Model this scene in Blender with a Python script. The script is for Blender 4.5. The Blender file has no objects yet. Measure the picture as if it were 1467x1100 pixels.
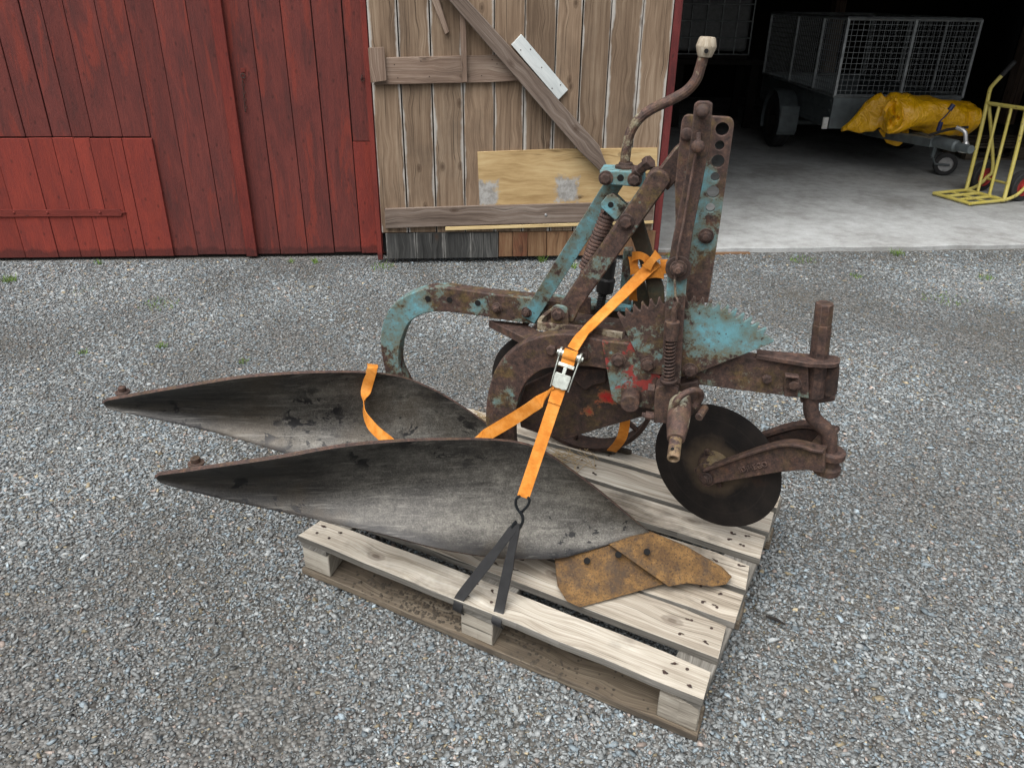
import bpy, bmesh, math, random
import numpy as np
from mathutils import Vector, Matrix, noise as mnoise
random.seed(7); RNG = np.random.default_rng(7)
S = bpy.context.scene
COL = S.collection
R = math.radians
V = Vector

# ------------------------------------------------------------------ camera
F_PX, PITCH, ROLL, CAM_H = 1095.526, 0.469748, 0.012702, 1.54384
_c, _s = math.cos(PITCH), math.sin(PITCH)
FWD = V((0, _c, -_s)); _up0 = V((0, _s, _c)); _r0 = V((1, 0, 0))
RT = _r0 * math.cos(ROLL) + _up0 * math.sin(ROLL)
UP = -_r0 * math.sin(ROLL) + _up0 * math.cos(ROLL)
EYE = V((0, 0, CAM_H))

def ray(p):
    return FWD + RT * ((p[0] - 733.5) / F_PX) - UP * ((p[1] - 550) / F_PX)
def at_plane(p, q, n):
    d = ray(p)
    return EYE + d * (((V(q) - EYE).dot(n)) / d.dot(n))
Zv = V((0, 0, 1))
def at_z(p, z): return at_plane(p, (0, 0, z), Zv)
# plough frame (travel direction T, into-picture normal N)
PSI = R(13)
T = V((math.cos(PSI), -math.sin(PSI), 0)); N = V((math.sin(PSI), math.cos(PSI), 0))
def pn(p, d): return at_plane(p, N * d, N)
def uz(u, d, z): return T * u + N * d + Zv * z
STEM = pn((1187, 655), 1.75)
PD = R(38); DT = V((math.cos(PD), -math.sin(PD), 0)); DN = V((math.sin(PD), math.cos(PD), 0))
dd0 = STEM.dot(DN)
def dn(p, off=0.0): return at_plane(p, DN * (dd0 + off), DN)
# barn frame
BETA = R(4.6)
BX = V((math.cos(BETA), math.sin(BETA), 0)); BN = V((-math.sin(BETA), math.cos(BETA), 0))
def bw(p, w): return at_plane(p, BN * w, BN)
def bp(s, w, z): return BX * s + BN * w + Zv * z
def bs(p, w): return bw(p, w).dot(BX)

cam = bpy.data.cameras.new('camera'); camo = bpy.data.objects.new('camera', cam); COL.objects.link(camo)
cam.sensor_width = 36; cam.lens = F_PX / 1467 * 36; cam.clip_start = .05; cam.clip_end = 600
camo.matrix_world = Matrix(((RT.x, UP.x, -FWD.x, EYE.x), (RT.y, UP.y, -FWD.y, EYE.y), (RT.z, UP.z, -FWD.z, EYE.z), (0, 0, 0, 1)))
S.camera = camo

# ------------------------------------------------------------------ light
w = bpy.data.worlds.new('World'); S.world = w; w.use_nodes = True
nt = w.node_tree; bg = nt.nodes['Background']
sky = nt.nodes.new('ShaderNodeTexSky'); sky.sky_type = 'NISHITA'; sky.sun_disc = False
SUN_EL, SUN_AZ = R(64), R(212)      # azimuth measured clockwise from +Y
sky.sun_elevation = SUN_EL; sky.sun_rotation = SUN_AZ
sky.air_density = 1.0; sky.dust_density = 6; sky.ozone_density = 1
hs = nt.nodes.new('ShaderNodeHueSaturation'); hs.inputs['Saturation'].default_value = .22
nt.links.new(sky.outputs[0], hs.inputs['Color']); nt.links.new(hs.outputs[0], bg.inputs[0])
bg.inputs[1].default_value = .085
sl = bpy.data.lights.new('sun', 'SUN'); sl.energy = 1.5; sl.angle = R(62); sl.color = (1, .985, .965)
so = bpy.data.objects.new('sun', sl); COL.objects.link(so)
sd = V((math.sin(SUN_AZ) * math.cos(SUN_EL), math.cos(SUN_AZ) * math.cos(SUN_EL), math.sin(SUN_EL)))
so.rotation_euler = sd.to_track_quat('Z', 'Y').to_euler(); so.location = sd * 20
S.view_settings.view_transform = 'Standard'; S.view_settings.look = 'None'
S.view_settings.exposure = 1.02; S.view_settings.gamma = 1

# ------------------------------------------------------------------ materials
class NG:
    def __init__(s, name):
        s.m = bpy.data.materials.new(name); s.m.use_nodes = True
        s.t = s.m.node_tree; s.b = s.t.nodes['Principled BSDF']
        s.tc = s.t.nodes.new('ShaderNodeTexCoord')
    def n(s, typ, **kw):
        nd = s.t.nodes.new(typ)
        for k, v in kw.items():
            if k.startswith('_'): setattr(nd, k[1:], v)
            else:
                s.put(nd.inputs[k.replace('__', ' ')], v)
        return nd
    def put(s, sock, v):
        if isinstance(v, bpy.types.NodeSocket): s.t.links.new(v, sock)
        else: sock.default_value = v
    def obj(s): return s.tc.outputs['Object']
    def uv(s, name='UV'):
        nd = s.t.nodes.new('ShaderNodeUVMap'); nd.uv_map = name; return nd.outputs[0]
    def mapv(s, vec, scale=(1, 1, 1), loc=(0, 0, 0), rot=(0, 0, 0)):
        nd = s.t.nodes.new('ShaderNodeMapping'); s.t.links.new(vec, nd.inputs[0])
        nd.inputs['Scale'].default_value = scale; nd.inputs['Location'].default_value = loc; nd.inputs['Rotation'].default_value = rot
        return nd.outputs[0]
    def noise(s, vec, scale, detail=4, rough=.55, dist=0):
        nd = s.n('ShaderNodeTexNoise', Scale=scale, Detail=detail, Roughness=rough, Distortion=dist)
        s.t.links.new(vec, nd.inputs['Vector']); return nd.outputs[0]
    def vor(s, vec, scale, feature='F1', out='Distance', rnd=1.0, dims='3D'):
        nd = s.t.nodes.new('ShaderNodeTexVoronoi'); nd.feature = feature; nd.voronoi_dimensions = dims
        nd.inputs['Scale'].default_value = scale; nd.inputs['Randomness'].default_value = rnd
        s.t.links.new(vec, nd.inputs['Vector']); return nd.outputs[out]
    def ramp(s, fac, stops, interp='LINEAR'):
        nd = s.t.nodes.new('ShaderNodeValToRGB'); s.put(nd.inputs[0], fac); cr = nd.color_ramp; cr.interpolation = interp
        while len(cr.elements) < len(stops): cr.elements.new(.5)
        for e, (p, c) in zip(cr.elements, stops):
            e.position = p; e.color = (c, c, c, 1) if isinstance(c, (int, float)) else (*c, 1)
        return nd.outputs[0]
    def mix(s, fac, a, b, mode='MIX'):
        nd = s.t.nodes.new('ShaderNodeMix'); nd.data_type = 'RGBA'; nd.blend_type = mode
        s.put(nd.inputs[0], fac)
        for sock, v in ((nd.inputs[6], a), (nd.inputs[7], b)):
            if isinstance(v, tuple): v = (*v, 1) if len(v) == 3 else v
            s.put(sock, v)
        return nd.outputs[2]
    def math(s, op, a, b=0.0, c=None, clamp=False):
        nd = s.t.nodes.new('ShaderNodeMath'); nd.operation = op; nd.use_clamp = clamp
        s.put(nd.inputs[0], a); s.put(nd.inputs[1], b)
        if c is not None: s.put(nd.inputs[2], c)
        return nd.outputs[0]
    def sep(s, vec):
        nd = s.t.nodes.new('ShaderNodeSeparateXYZ'); s.t.links.new(vec, nd.inputs[0]); return nd.outputs
    def comb(s, x, y, z=0.0):
        nd = s.t.nodes.new('ShaderNodeCombineXYZ')
        for i, v in enumerate((x, y, z)): s.put(nd.inputs[i], v)
        return nd.outputs[0]
    def island(s):
        return s.t.nodes.new('ShaderNodeNewGeometry').outputs['Random Per Island']
    def out(s, col, rough=.7, metal=0.0, bump=None, bs_=.3, bd=.01, spec=None, sheen=None):
        s.put(s.b.inputs['Base Color'], (*col, 1) if isinstance(col, tuple) and len(col) == 3 else col)
        s.put(s.b.inputs['Roughness'], rough); s.put(s.b.inputs['Metallic'], metal)
        if spec is not None: s.b.inputs['Specular IOR Level'].default_value = spec
        if bump is not None:
            nd = s.t.nodes.new('ShaderNodeBump'); nd.inputs['Strength'].default_value = bs_; nd.inputs['Distance'].default_value = bd
            s.t.links.new(bump, nd.inputs['Height']); s.t.links.new(nd.outputs[0], s.b.inputs['Normal'])
        return s.m

TEAL = (.105, .265, .31)
def m_rust(name, paint=TEAL, amt=.5, dark=1.0, seed=0.0, olive=.35, second=None, spots_at=None, edge=.5):
    """rusty steel with flaking paint; amt 0 = bare rust, 1 = mostly paint"""
    g = NG(name); o = g.mapv(g.obj(), loc=(seed, seed * 1.7, seed * .6))
    big = g.noise(o, 9, 5, .6); mid = g.noise(o, 62, 7, .72); fine = g.noise(o, 260, 4, .75)
    d = dark
    rust = g.ramp(mid, [(.36, (.022*d, .0145*d, .0125*d)), (.46, (.050*d, .031*d, .026*d)), (.56, (.074*d, .043*d, .034*d)), (.68, (.135*d, .078*d, .056*d))])
    ol = g.ramp(g.noise(o, 14, 6, .7), [(.5, 0.0), (.64, .85)])
    ocol = g.mix(g.ramp(g.noise(o, 60, 5, .7), [(.4, 0.0), (.62, 1.0)]), (.048*d, .034*d, .014*d), (.155*d, .105*d, .034*d))
    rust = g.mix(g.math('MULTIPLY', ol, olive), rust, ocol)
    org = g.ramp(g.noise(g.mapv(o, loc=(4, 9, 2)), 24, 7, .72), [(.56, 0.0), (.70, .5)])
    rust = g.mix(org, rust, (.14*d, .066*d, .036*d))
    rust = g.mix(g.ramp(fine, [(.36, .6), (.46, 0.0)]), rust, (.018*d, .012*d, .010*d))
    pale = g.ramp(fine, [(.58, 0.0), (.72, .3)])
    rust = g.mix(pale, rust, (.19*d, .135*d, .105*d))
    col = rust
    if amt > 0:
        v = g.math('SUBTRACT', g.math('ADD', g.math('MULTIPLY', big, 1.15), g.math('MULTIPLY', mid, .6)), .375)
        v = g.math('ADD', v, g.math('MULTIPLY', g.math('SUBTRACT', fine, .5), .22))
        th = .70 - .36 * amt
        if spots_at:
            bias = None
            for (c_, r_, k_) in spots_at:
                vm = g.t.nodes.new('ShaderNodeVectorMath'); vm.operation = 'DISTANCE'; g.t.links.new(g.obj(), vm.inputs[0]); vm.inputs[1].default_value = c_
                q = g.math('MULTIPLY', g.math('SUBTRACT', 1.0, g.math('DIVIDE', vm.outputs['Value'], r_), clamp=True), k_)
                bias = q if bias is None else g.math('ADD', bias, q)
            v = g.math('ADD', v, bias)
        mask = g.ramp(v, [(th, 0.0), (th + .045, 1.0)])
        pc = g.mix(g.ramp(g.noise(o, 22, 5, .6), [(.35, 0.0), (.7, 1.0)]), tuple(x * 1.2 for x in paint), (paint[0] * .8 + .02, paint[1] * .72, paint[2] * .6))
        stain = g.ramp(g.math('ADD', v, g.math('MULTIPLY', g.math('SUBTRACT', g.noise(o, 26, 5, .7), .5), .35)), [(th + .03, 1.0), (th + .28, 0.0)])
        pc = g.mix(g.math('MULTIPLY', stain, .8), pc, (.115, .084, .036))
        spots = g.ramp(g.noise(o, 110, 3, .6), [(.62, 0.0), (.68, 1.0)])
        pc = g.mix(g.math('MULTIPLY', spots, .75), pc, (.06, .036, .024))
        col = g.mix(mask, rust, pc)
        if second:
            m2 = g.ramp(g.noise(g.mapv(o, loc=(3, 1, 2)), 16, 4, .6), [(.56, 0.0), (.6, 1.0)])
            col = g.mix(m2, col, second)
    if edge > 0:
        bv = g.t.nodes.new('ShaderNodeBevel'); bv.samples = 3; bv.inputs[0].default_value = .0035
        ge = g.t.nodes.new('ShaderNodeNewGeometry'); vm = g.t.nodes.new('ShaderNodeVectorMath'); vm.operation = 'DOT_PRODUCT'
        g.t.links.new(bv.outputs[0], vm.inputs[0]); g.t.links.new(ge.outputs['Normal'], vm.inputs[1])
        em = g.ramp(vm.outputs['Value'], [(.86, 1.0), (.985, 0.0)])
        em = g.math('MULTIPLY', em, g.ramp(g.noise(o, 30, 4, .6), [(.35, 0.0), (.6, edge)]))
        col = g.mix(em, col, (.21*d+.03, .15*d+.02, .125*d+.02))
    h = g.math('ADD', g.math('MULTIPLY', mid, .6), g.math('MULTIPLY', fine, .4))
    rg = g.ramp(mid, [(.3, .62), (.7, .86)])
    return g.out(col, rg, 0.0, h, .42, .004, spec=.35)

def m_plain(name, col, rough=.6, metal=0.0, var=.25, scale=20, bump=.15, bd=.003):
    g = NG(name); o = g.obj(); n1 = g.noise(o, scale, 6, .6)
    c = g.mix(g.ramp(n1, [(.3, 0.0), (.7, 1.0)]), tuple(x * (1 - var) for x in col), tuple(min(1, x * (1 + var)) for x in col))
    return g.out(c, rough, metal, g.noise(o, scale * 5, 5, .6), bump, bd)

def m_wood(name, tones, grain=(2.2, 46), knots=True, pale_edge=0.0, stain=0.0, rough=.85, spread=.35, knot_col=(.055, .032, .02), bs_=.45, paint=None, dirt=None):
    """grain runs along the first UV axis; every board keeps its own tone through Random Per Island"""
    g = NG(name); uv = g.uv(); rnd = g.island()
    uvs = g.sep(uv); sh = g.math('MULTIPLY', rnd, 37.0)
    base = g.comb(g.math('ADD', uvs[0], sh), uvs[1], sh)
    kd = g.vor(g.mapv(base, scale=(4.6, 8.5, 1)), 1.0, dims='2D')
    kn = g.ramp(kd, [(.0, 1.0), (.42, 0.0)])
    warp = g.math('ADD', g.math('MULTIPLY', kn, .018), g.math('MULTIPLY', g.noise(g.mapv(base, scale=(1.2, 4, 1)), 1.0, 2), .022))
    uw = g.sep(base)
    b2 = g.comb(uw[0], g.math('ADD', uw[1], warp), uw[2])
    gr = g.noise(g.mapv(b2, scale=(grain[0], grain[1], 1)), 1.0, 6, .65)
    gr2 = g.noise(g.mapv(b2, scale=(grain[0] * 3, grain[1] * 5.5, 1)), 1.0, 4, .7)
    bl = g.noise(g.mapv(base, scale=(1.3, 4, 1)), 1.0, 4, .6)
    f = g.math('ADD', g.math('MULTIPLY', gr, .36), g.math('ADD', g.math('MULTIPLY', gr2, .32), g.math('MULTIPLY', bl, .32)))
    col = g.ramp(f, [(.38, tones[0]), (.5, tones[1]), (.61, tones[2])])
    crk = g.ramp(g.noise(g.mapv(b2, scale=(grain[0] * .8, grain[1] * 2.2, 1), loc=(3, 8, 1)), 1.0, 3, .6), [(.335, .8), (.37, 0.0)])
    col = g.mix(crk, col, tuple(x * .35 for x in tones[0]))
    br = g.math('ADD', 1.0 - spread / 2, g.math('MULTIPLY', rnd, spread))
    brc = g.comb(br, br, br)
    col = g.mix(1.0, col, brc, 'MULTIPLY')
    if pale_edge > 0:
        e = g.sep(g.uv('EDGE'))
        ed = g.math('ABSOLUTE', g.math('SUBTRACT', e[1], .5))
        ed = g.math('ADD', ed, g.math('MULTIPLY', g.math('SUBTRACT', g.noise(g.mapv(base, scale=(3.2, 2, 1)), 1.0, 4, .6), .5), .42))
        ed = g.ramp(ed, [(.44, 0.0), (.5, 1.0)])
        col = g.mix(g.math('MULTIPLY', ed, pale_edge), col, (.50, .49, .46))
    if stain > 0:
        stn = g.ramp(g.noise(g.mapv(base, scale=(1.6, 2.2, 1), loc=(5, 5, 5)), 1.0, 6, .7), [(.5, 0.0), (.68, 1.0)])
        col = g.mix(g.math('MULTIPLY', stn, stain), col, dirt or (.05, .042, .034))
    if knots:
        core = g.ramp(g.math('ADD', kd, g.math('MULTIPLY', g.math('SINE', g.math('MULTIPLY', g.math('ADD', kd, g.math('MULTIPLY', gr, .12)), 60.0)), .02)), [(.05, 1.0), (.15, 0.0)])
        keep = g.ramp(g.vor(g.mapv(base, scale=(4.6, 8.5, 1)), 1.0, out='Color', dims='2D'), [(.70, 0.0), (.72, 1.0)])
        col = g.mix(g.math('MULTIPLY', core, g.math('MULTIPLY', keep, .72)), col, knot_col)
    return g.out(col, rough, 0.0, g.math('ADD', g.math('MULTIPLY', gr, .5), g.math('MULTIPLY', gr2, .5)), bs_, .004, spec=.25)

def m_redwall(name, a, b, c, wear=.5):
    g = NG(name); uv = g.uv(); rnd = g.island(); o = g.obj()
    uvs = g.sep(uv); sh = g.math('MULTIPLY', rnd, 31.0)
    base = g.comb(g.math('ADD', uvs[0], sh), uvs[1], sh)
    gr = g.noise(g.mapv(base, scale=(7, 80, 1)), 1.0, 6, .75)
    bl = g.noise(g.mapv(base, scale=(2.2, 9, 1)), 1.0, 8, .72, .6)
    fine = g.noise(g.mapv(base, scale=(60, 150, 1)), 1.0, 5, .75)
    col = g.ramp(g.math('ADD', g.math('MULTIPLY', bl, .7), g.math('MULTIPLY', gr, .3)), [(.39, a), (.5, b), (.6, c)])
    bright = g.ramp(g.noise(g.mapv(base, scale=(1.6, 11, 1), loc=(9, 2, 4)), 1.0, 6, .7, .6), [(.54, 0.0), (.62, 1.0)])
    col = g.mix(g.math('MULTIPLY', bright, wear), col, (.25, .042, .026))
    dk = g.ramp(fine, [(.36, 1.0), (.47, 0.0)])
    col = g.mix(g.math('MULTIPLY', dk, .28), col, (.055, .022, .02))
    br = g.math('ADD', .88, g.math('MULTIPLY', rnd, .24)); col = g.mix(1.0, col, g.comb(br, br, br), 'MULTIPLY')
    # splash stain along the ground with an uneven top edge
    z = g.sep(o)[2]
    ed = g.math('ADD', z, g.math('MULTIPLY', g.noise(g.mapv(o, scale=(9, 9, 2)), 1.0, 5, .7), -.11))
    low = g.ramp(ed, [(.0, 1.0), (.018, 0.0)])
    col = g.mix(g.math('MULTIPLY', low, .6), col, (.045, .015, .014))
    kd = g.vor(g.mapv(base, scale=(4.4, 8, 1)), 1.0, dims='2D'); core = g.ramp(kd, [(.03, 1.0), (.07, 0.0)])
    col = g.mix(g.math('MULTIPLY', core, .45), col, (.03, .012, .01))
    return g.out(col, .8, 0.0, g.math('ADD', g.math('MULTIPLY', gr, .5), g.math('MULTIPLY', fine, .7)), .9, .006, spec=.3)

M = {}
M['rust'] = m_rust('bare_rust', amt=0, dark=1.0, seed=1)
M['rust_dark'] = m_rust('dark_rust', amt=0, dark=.6, seed=2, olive=.2)
M['rust_teal'] = m_rust('rust_with_some_teal', amt=.58, seed=4, olive=.8)
M['rust_bit'] = m_rust('rust_with_little_teal', amt=.28, seed=9.3, olive=.7)
M['teal'] = m_rust('teal_paint', amt=1.05, seed=6.2, olive=.6)
M['teal_mid'] = m_rust('teal_half_gone', amt=.66, seed=3.1, olive=.85)
M['olive'] = m_rust('olive_dark_steel', paint=(.035, .038, .027), amt=1.3, dark=.5, seed=2.2)
M['strut'] = m_rust('olive_rusty_strut', amt=.38, seed=5.5, olive=1.0, dark=1.05)
M['mast'] = m_rust('mast_rust_and_teal', amt=.2, seed=4.4, olive=.75, dark=1.1, spots_at=[(tuple(pn((1000, 350), 1.735)), .14, .34), (tuple(pn((1010, 300), 1.735)), .1, .22), (tuple(pn((1016, 250), 1.735)), .05, .2)])
M['sector'] = m_rust('sector_rust_and_teal', amt=.1, seed=3.1, olive=1.0, spots_at=[(tuple(pn((1032, 474), 1.70)), .20, .38), (tuple(pn((1070, 470), 1.70)), .10, .14), (tuple(pn((910, 490), 1.70)), .05, .06)])
M['gooseneck'] = m_rust('gooseneck_rust_and_teal', amt=.40, seed=3.4, olive=1.0, spots_at=[(tuple(pn((560, 480), 1.99)), .17, .26), (tuple(pn((592, 440), 1.99)), .09, .25), (tuple(pn((690, 435), 1.99)), .04, .3), (tuple(pn((900, 460), 2.0)), .16, .2)])
M['redteal'] = m_rust('red_and_teal_plate', amt=.62, seed=7.7, second=(.22, .03, .025), olive=.8)
M['pale'] = m_rust('pale_flaked_paint', paint=(.36, .35, .31), amt=.5, seed=8.1)
M['bolt'] = m_rust('bolt_rust', amt=0, dark=.85, seed=3.7, olive=.1)
M['pinmat'] = m_rust('flaked_pin', paint=(.42, .44, .38), amt=.26, dark=1.35, seed=11.0)
M['pinend'] = m_rust('bare_pin_end', paint=(.30, .22, .155), amt=.7, dark=1.5, seed=12.0)
M['springrust'] = m_rust('spring_rust', amt=0, dark=1.35, seed=6.6, olive=.0)
M['black'] = m_plain('black_steel', (.012, .012, .012), .5)
M['redspot'] = m_rust('dirty_plate_with_red', paint=(.30, .012, .012), amt=.02, dark=.62, seed=15.2, olive=.7, spots_at=[(tuple(pn((872, 572), 1.775)), .05, .36), (tuple(pn((846, 590), 1.775)), .035, .34)])

def m_mould(name, seed):
    """worn steel: scoured middle and dark oily rims, with tail shade and middle highlight painted in (EDGE map: x along, y across)"""
    g = NG(name); o = g.mapv(g.obj(), loc=(seed, seed, seed))
    st = g.mapv(o, scale=(4, 14, 26), rot=(0, 0, PSI))
    streak = g.noise(st, 1.0, 7, .7, .3); big = g.noise(o, 6, 6, .65); fine = g.noise(o, 240, 4, .75); mid = g.noise(o, 55, 5, .7)
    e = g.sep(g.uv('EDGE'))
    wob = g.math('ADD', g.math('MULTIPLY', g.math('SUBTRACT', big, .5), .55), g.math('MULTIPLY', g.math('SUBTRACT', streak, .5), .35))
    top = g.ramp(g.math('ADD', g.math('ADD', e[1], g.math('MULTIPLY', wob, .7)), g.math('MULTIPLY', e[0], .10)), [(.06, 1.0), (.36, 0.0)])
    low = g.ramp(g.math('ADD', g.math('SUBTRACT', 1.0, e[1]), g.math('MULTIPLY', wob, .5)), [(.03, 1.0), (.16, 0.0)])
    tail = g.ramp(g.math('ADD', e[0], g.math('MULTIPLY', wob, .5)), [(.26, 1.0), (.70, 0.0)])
    dark = g.math('MAXIMUM', g.math('MULTIPLY', top, .85), g.math('MAXIMUM', low, g.math('MULTIPLY', tail, .85)))  # grime on the rims plus painted shade of the overhanging top and tail
    c = g.ramp(g.math('ADD', g.math('MULTIPLY', streak, .4), g.math('ADD', g.math('MULTIPLY', big, .3), g.math('MULTIPLY', mid, .3))),
               [(.38, (.045, .041, .036)), (.5, (.10, .094, .082)), (.62, (.20, .188, .163))])
    c = g.mix(g.ramp(fine, [(.36, .6), (.5, 0.0)]), c, (.032, .03, .028))
    c = g.mix(g.ramp(fine, [(.54, 0.0), (.7, .5)]), c, (.30, .29, .26))
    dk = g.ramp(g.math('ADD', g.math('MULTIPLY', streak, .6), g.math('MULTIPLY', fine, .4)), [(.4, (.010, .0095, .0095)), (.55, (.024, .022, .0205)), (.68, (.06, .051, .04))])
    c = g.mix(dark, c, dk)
    br = g.ramp(g.noise(g.mapv(o, loc=(7, 3, 1)), 4.3, 5, .6), [(.52, 0.0), (.66, 1.0)])
    c = g.mix(g.math('MULTIPLY', br, .4), c, (.062, .046, .028))
    spl = g.noise(g.mapv(o, scale=(1, 1.1, 1.3), loc=(2, 3, 1)), 15, 8, .66, .4)
    m = g.ramp(spl, [(.555, 0.0), (.575, 1.0)])
    zone = g.ramp(g.noise(o, 4.2, 3), [(.47, 0.0), (.53, 1.0)])
    sc_ = g.noise(g.mapv(o, scale=(5, 70, 110), rot=(0, .06, PSI)), 1.0, 3, .6)
    c = g.mix(g.ramp(sc_, [(.58, 0.0), (.68, .35)]), c, (.2, .19, .17))
    c = g.mix(g.ramp(sc_, [(.3, .45), (.4, 0.0)]), c, (.02, .018, .016))
    m = g.math('MULTIPLY', m, g.math('MULTIPLY', zone, .92))
    c = g.mix(m, c, (.007, .007, .008))
    rg = g.math('ADD', g.math('MULTIPLY', dark, -.08), g.math('ADD', .33, g.math('MULTIPLY', fine, .16)))
    return g.out(c, rg, .45, g.math('ADD', fine, g.math('MULTIPLY', m, -.6)), .25, .003)
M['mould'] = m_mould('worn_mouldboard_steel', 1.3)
def m_share():
    g = NG('rusty_share'); o = g.obj()
    mid = g.noise(o, 22, 6, .65); fine = g.noise(o, 190, 4, .7)
    c = g.ramp(mid, [(.38, (.095, .05, .017)), (.5, (.155, .082, .024)), (.62, (.215, .118, .038))])
    c = g.mix(g.ramp(fine, [(.37, .9), (.48, 0.0)]), c, (.04, .024, .014))
    c = g.mix(g.ramp(g.noise(o, 8, 6, .7), [(.52, 0.0), (.62, .75)]), c, (.05, .034, .023))
    c = g.mix(g.ramp(fine, [(.62, 0.0), (.74, .5)]), c, (.36, .27, .15))
    return g.out(c, .8, .1, fine, .5, .004)
M['share'] = m_share()
def m_disc():
    g = NG('disc_steel'); o = g.obj()
    n1 = g.noise(o, 11, 6, .65); fine = g.noise(o, 150, 4, .7)
    c = g.ramp(n1, [(.35, (.009, .008, .008)), (.6, (.02, .016, .014)), (.75, (.042, .024, .017))])
    vm = g.t.nodes.new('ShaderNodeVectorMath'); vm.operation = 'DISTANCE'; g.t.links.new(g.obj(), vm.inputs[0]); vm.inputs[1].default_value = tuple(dn((1024.5, 668)))
    rr = g.noise(g.comb(g.math('MULTIPLY', vm.outputs['Value'], 60.0), 0.0, 0.0), 1.0, 4, .8)
    c = g.mix(g.ramp(rr, [(.52, 0.0), (.66, .5)]), c, (.032, .026, .023))
    dirt = g.ramp(g.math('ADD', vm.outputs['Value'], g.math('MULTIPLY', n1, -.09)), [(.02, .85), (.055, 0.0)])
    c = g.mix(dirt, c, (.085, .062, .042))
    c = g.mix(g.ramp(fine, [(.6, 0.0), (.74, .35)]), c, (.06, .045, .035))
    return g.out(c, .62, .2, fine, .2, .002, spec=.3)
M['disc'] = m_disc()
M['hub'] = m_rust('hub_dirt', paint=(.07, .055, .038), amt=.5, dark=.7, seed=21)

M['pallet'] = m_wood('grey_pallet_wood', [(.13, .105, .076), (.325, .285, .23), (.53, .495, .425)], grain=(1.4, 55), stain=.95, spread=.45, bs_=.6, knots=True)
M['pallet_front'] = m_wood('sawn_pallet_board', [(.19, .155, .115), (.42, .38, .315), (.62, .59, .52)], grain=(1.6, 48), stain=.8, spread=.12, bs_=.6)
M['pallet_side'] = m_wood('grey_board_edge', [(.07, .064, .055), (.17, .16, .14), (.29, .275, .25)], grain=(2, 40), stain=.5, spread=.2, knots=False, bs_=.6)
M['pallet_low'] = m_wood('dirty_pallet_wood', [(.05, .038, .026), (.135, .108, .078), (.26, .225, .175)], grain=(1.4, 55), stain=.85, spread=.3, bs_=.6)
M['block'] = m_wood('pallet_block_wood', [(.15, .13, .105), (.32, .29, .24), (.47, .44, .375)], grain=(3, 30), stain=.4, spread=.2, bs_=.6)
M['door'] = m_wood('weathered_door_board', [(.105, .07, .046), (.215, .15, .10), (.32, .242, .17)], grain=(1.5, 60), pale_edge=.75, stain=.4, spread=.42, dirt=(.085, .066, .05), bs_=.6)
M['rail'] = m_wood('weathered_door_rail', [(.085, .055, .04), (.20, .14, .105), (.33, .26, .205)], grain=(1.3, 55), stain=.3, spread=.2, dirt=(.10, .08, .065))
M['brace'] = m_wood('grey_brace_wood', [(.075, .054, .042), (.165, .125, .1), (.28, .235, .2)], grain=(1.3, 55), stain=.3, spread=.1)
M['ply'] = m_wood('yellowed_plywood', [(.26, .165, .07), (.43, .30, .145), (.54, .41, .22)], grain=(1.6, 9), stain=.3, spread=.1, dirt=(.24, .16, .075), bs_=.2)
def m_ply():
    m_ = m_wood('yellowed_plywood', [(.26, .165, .07), (.43, .30, .145), (.54, .41, .22)], grain=(1.6, 9), stain=.3, spread=.1, dirt=(.24, .16, .075), bs_=.2)
    t = m_.node_tree; b = t.nodes['Principled BSDF']; old = b.inputs['Base Color'].links[0].from_socket
    g = NG.__new__(NG); g.m = m_; g.t = t; g.b = b; g.tc = t.nodes.new('ShaderNodeTexCoord'); o = g.obj(); nz = g.math('MULTIPLY', g.math('SUBTRACT', g.noise(o, 14, 7, .75), .5), .16); msk = None
    for q in ((697, 277), (811, 272)):
        c = bw(q, 4.778); d = g.t.nodes.new('ShaderNodeVectorMath'); d.operation = 'SUBTRACT'; g.t.links.new(o, d.inputs[0]); d.inputs[1].default_value = tuple(c); x = g.sep(d.outputs[0])
        k = g.math('MAXIMUM', g.math('ABSOLUTE', x[0]), g.math('MULTIPLY', g.math('ABSOLUTE', x[2]), .95)); k = g.ramp(g.math('ADD', k, nz), [(.058, 1.0), (.078, 0.0)])
        msk = k if msk is None else g.math('MAXIMUM', msk, k)
    gcol = g.ramp(g.noise(o, 30, 6, .7), [(.38, (.22, .22, .215)), (.6, (.38, .385, .38))])
    g.put(b.inputs['Base Color'], g.mix(g.math('MULTIPLY', msk, .9), old, gcol)); return m_
M['ply'] = m_ply()
M['plygrey'] = m_plain('worn_grey_plywood', (.29, .29, .28), .85, var=.3, scale=25)
M['white'] = m_wood('white_painted_board', [(.42, .46, .46), (.58, .62, .615), (.68, .71, .70)], grain=(2, 28), knots=False, spread=.05, bs_=.2)
M['lath'] = m_wood('fresh_lath', [(.42, .29, .13), (.56, .42, .21), (.66, .53, .3)], knots=False, spread=.05, bs_=.2)
M['blackplank'] = m_wood('tarred_plank', [(.018, .018, .017), (.05, .05, .048), (.12, .118, .11)], grain=(2, 30), pale_edge=.35, stain=.3, spread=.35)
M['brownplank'] = m_wood('red_streaked_plank', [(.085, .045, .026), (.17, .095, .05), (.25, .16, .09)], grain=(2, 30), stain=.5, spread=.3, dirt=(.13, .02, .014))
M['red'] = m_redwall('aged_red_paint', (.090, .028, .025), (.132, .033, .028), (.168, .041, .033), .55)
M['redfresh'] = m_redwall('fresher_red_paint', (.165, .031, .025), (.215, .036, .026), (.26, .042, .028), .45)
M['redtrim'] = m_redwall('red_trim_paint', (.12, .022, .018), (.165, .028, .021), (.2, .034, .024), .3)
M['redpost'] = m_redwall('dull_red_post', (.07, .015, .016), (.115, .021, .021), (.15, .028, .026), .15)
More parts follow.
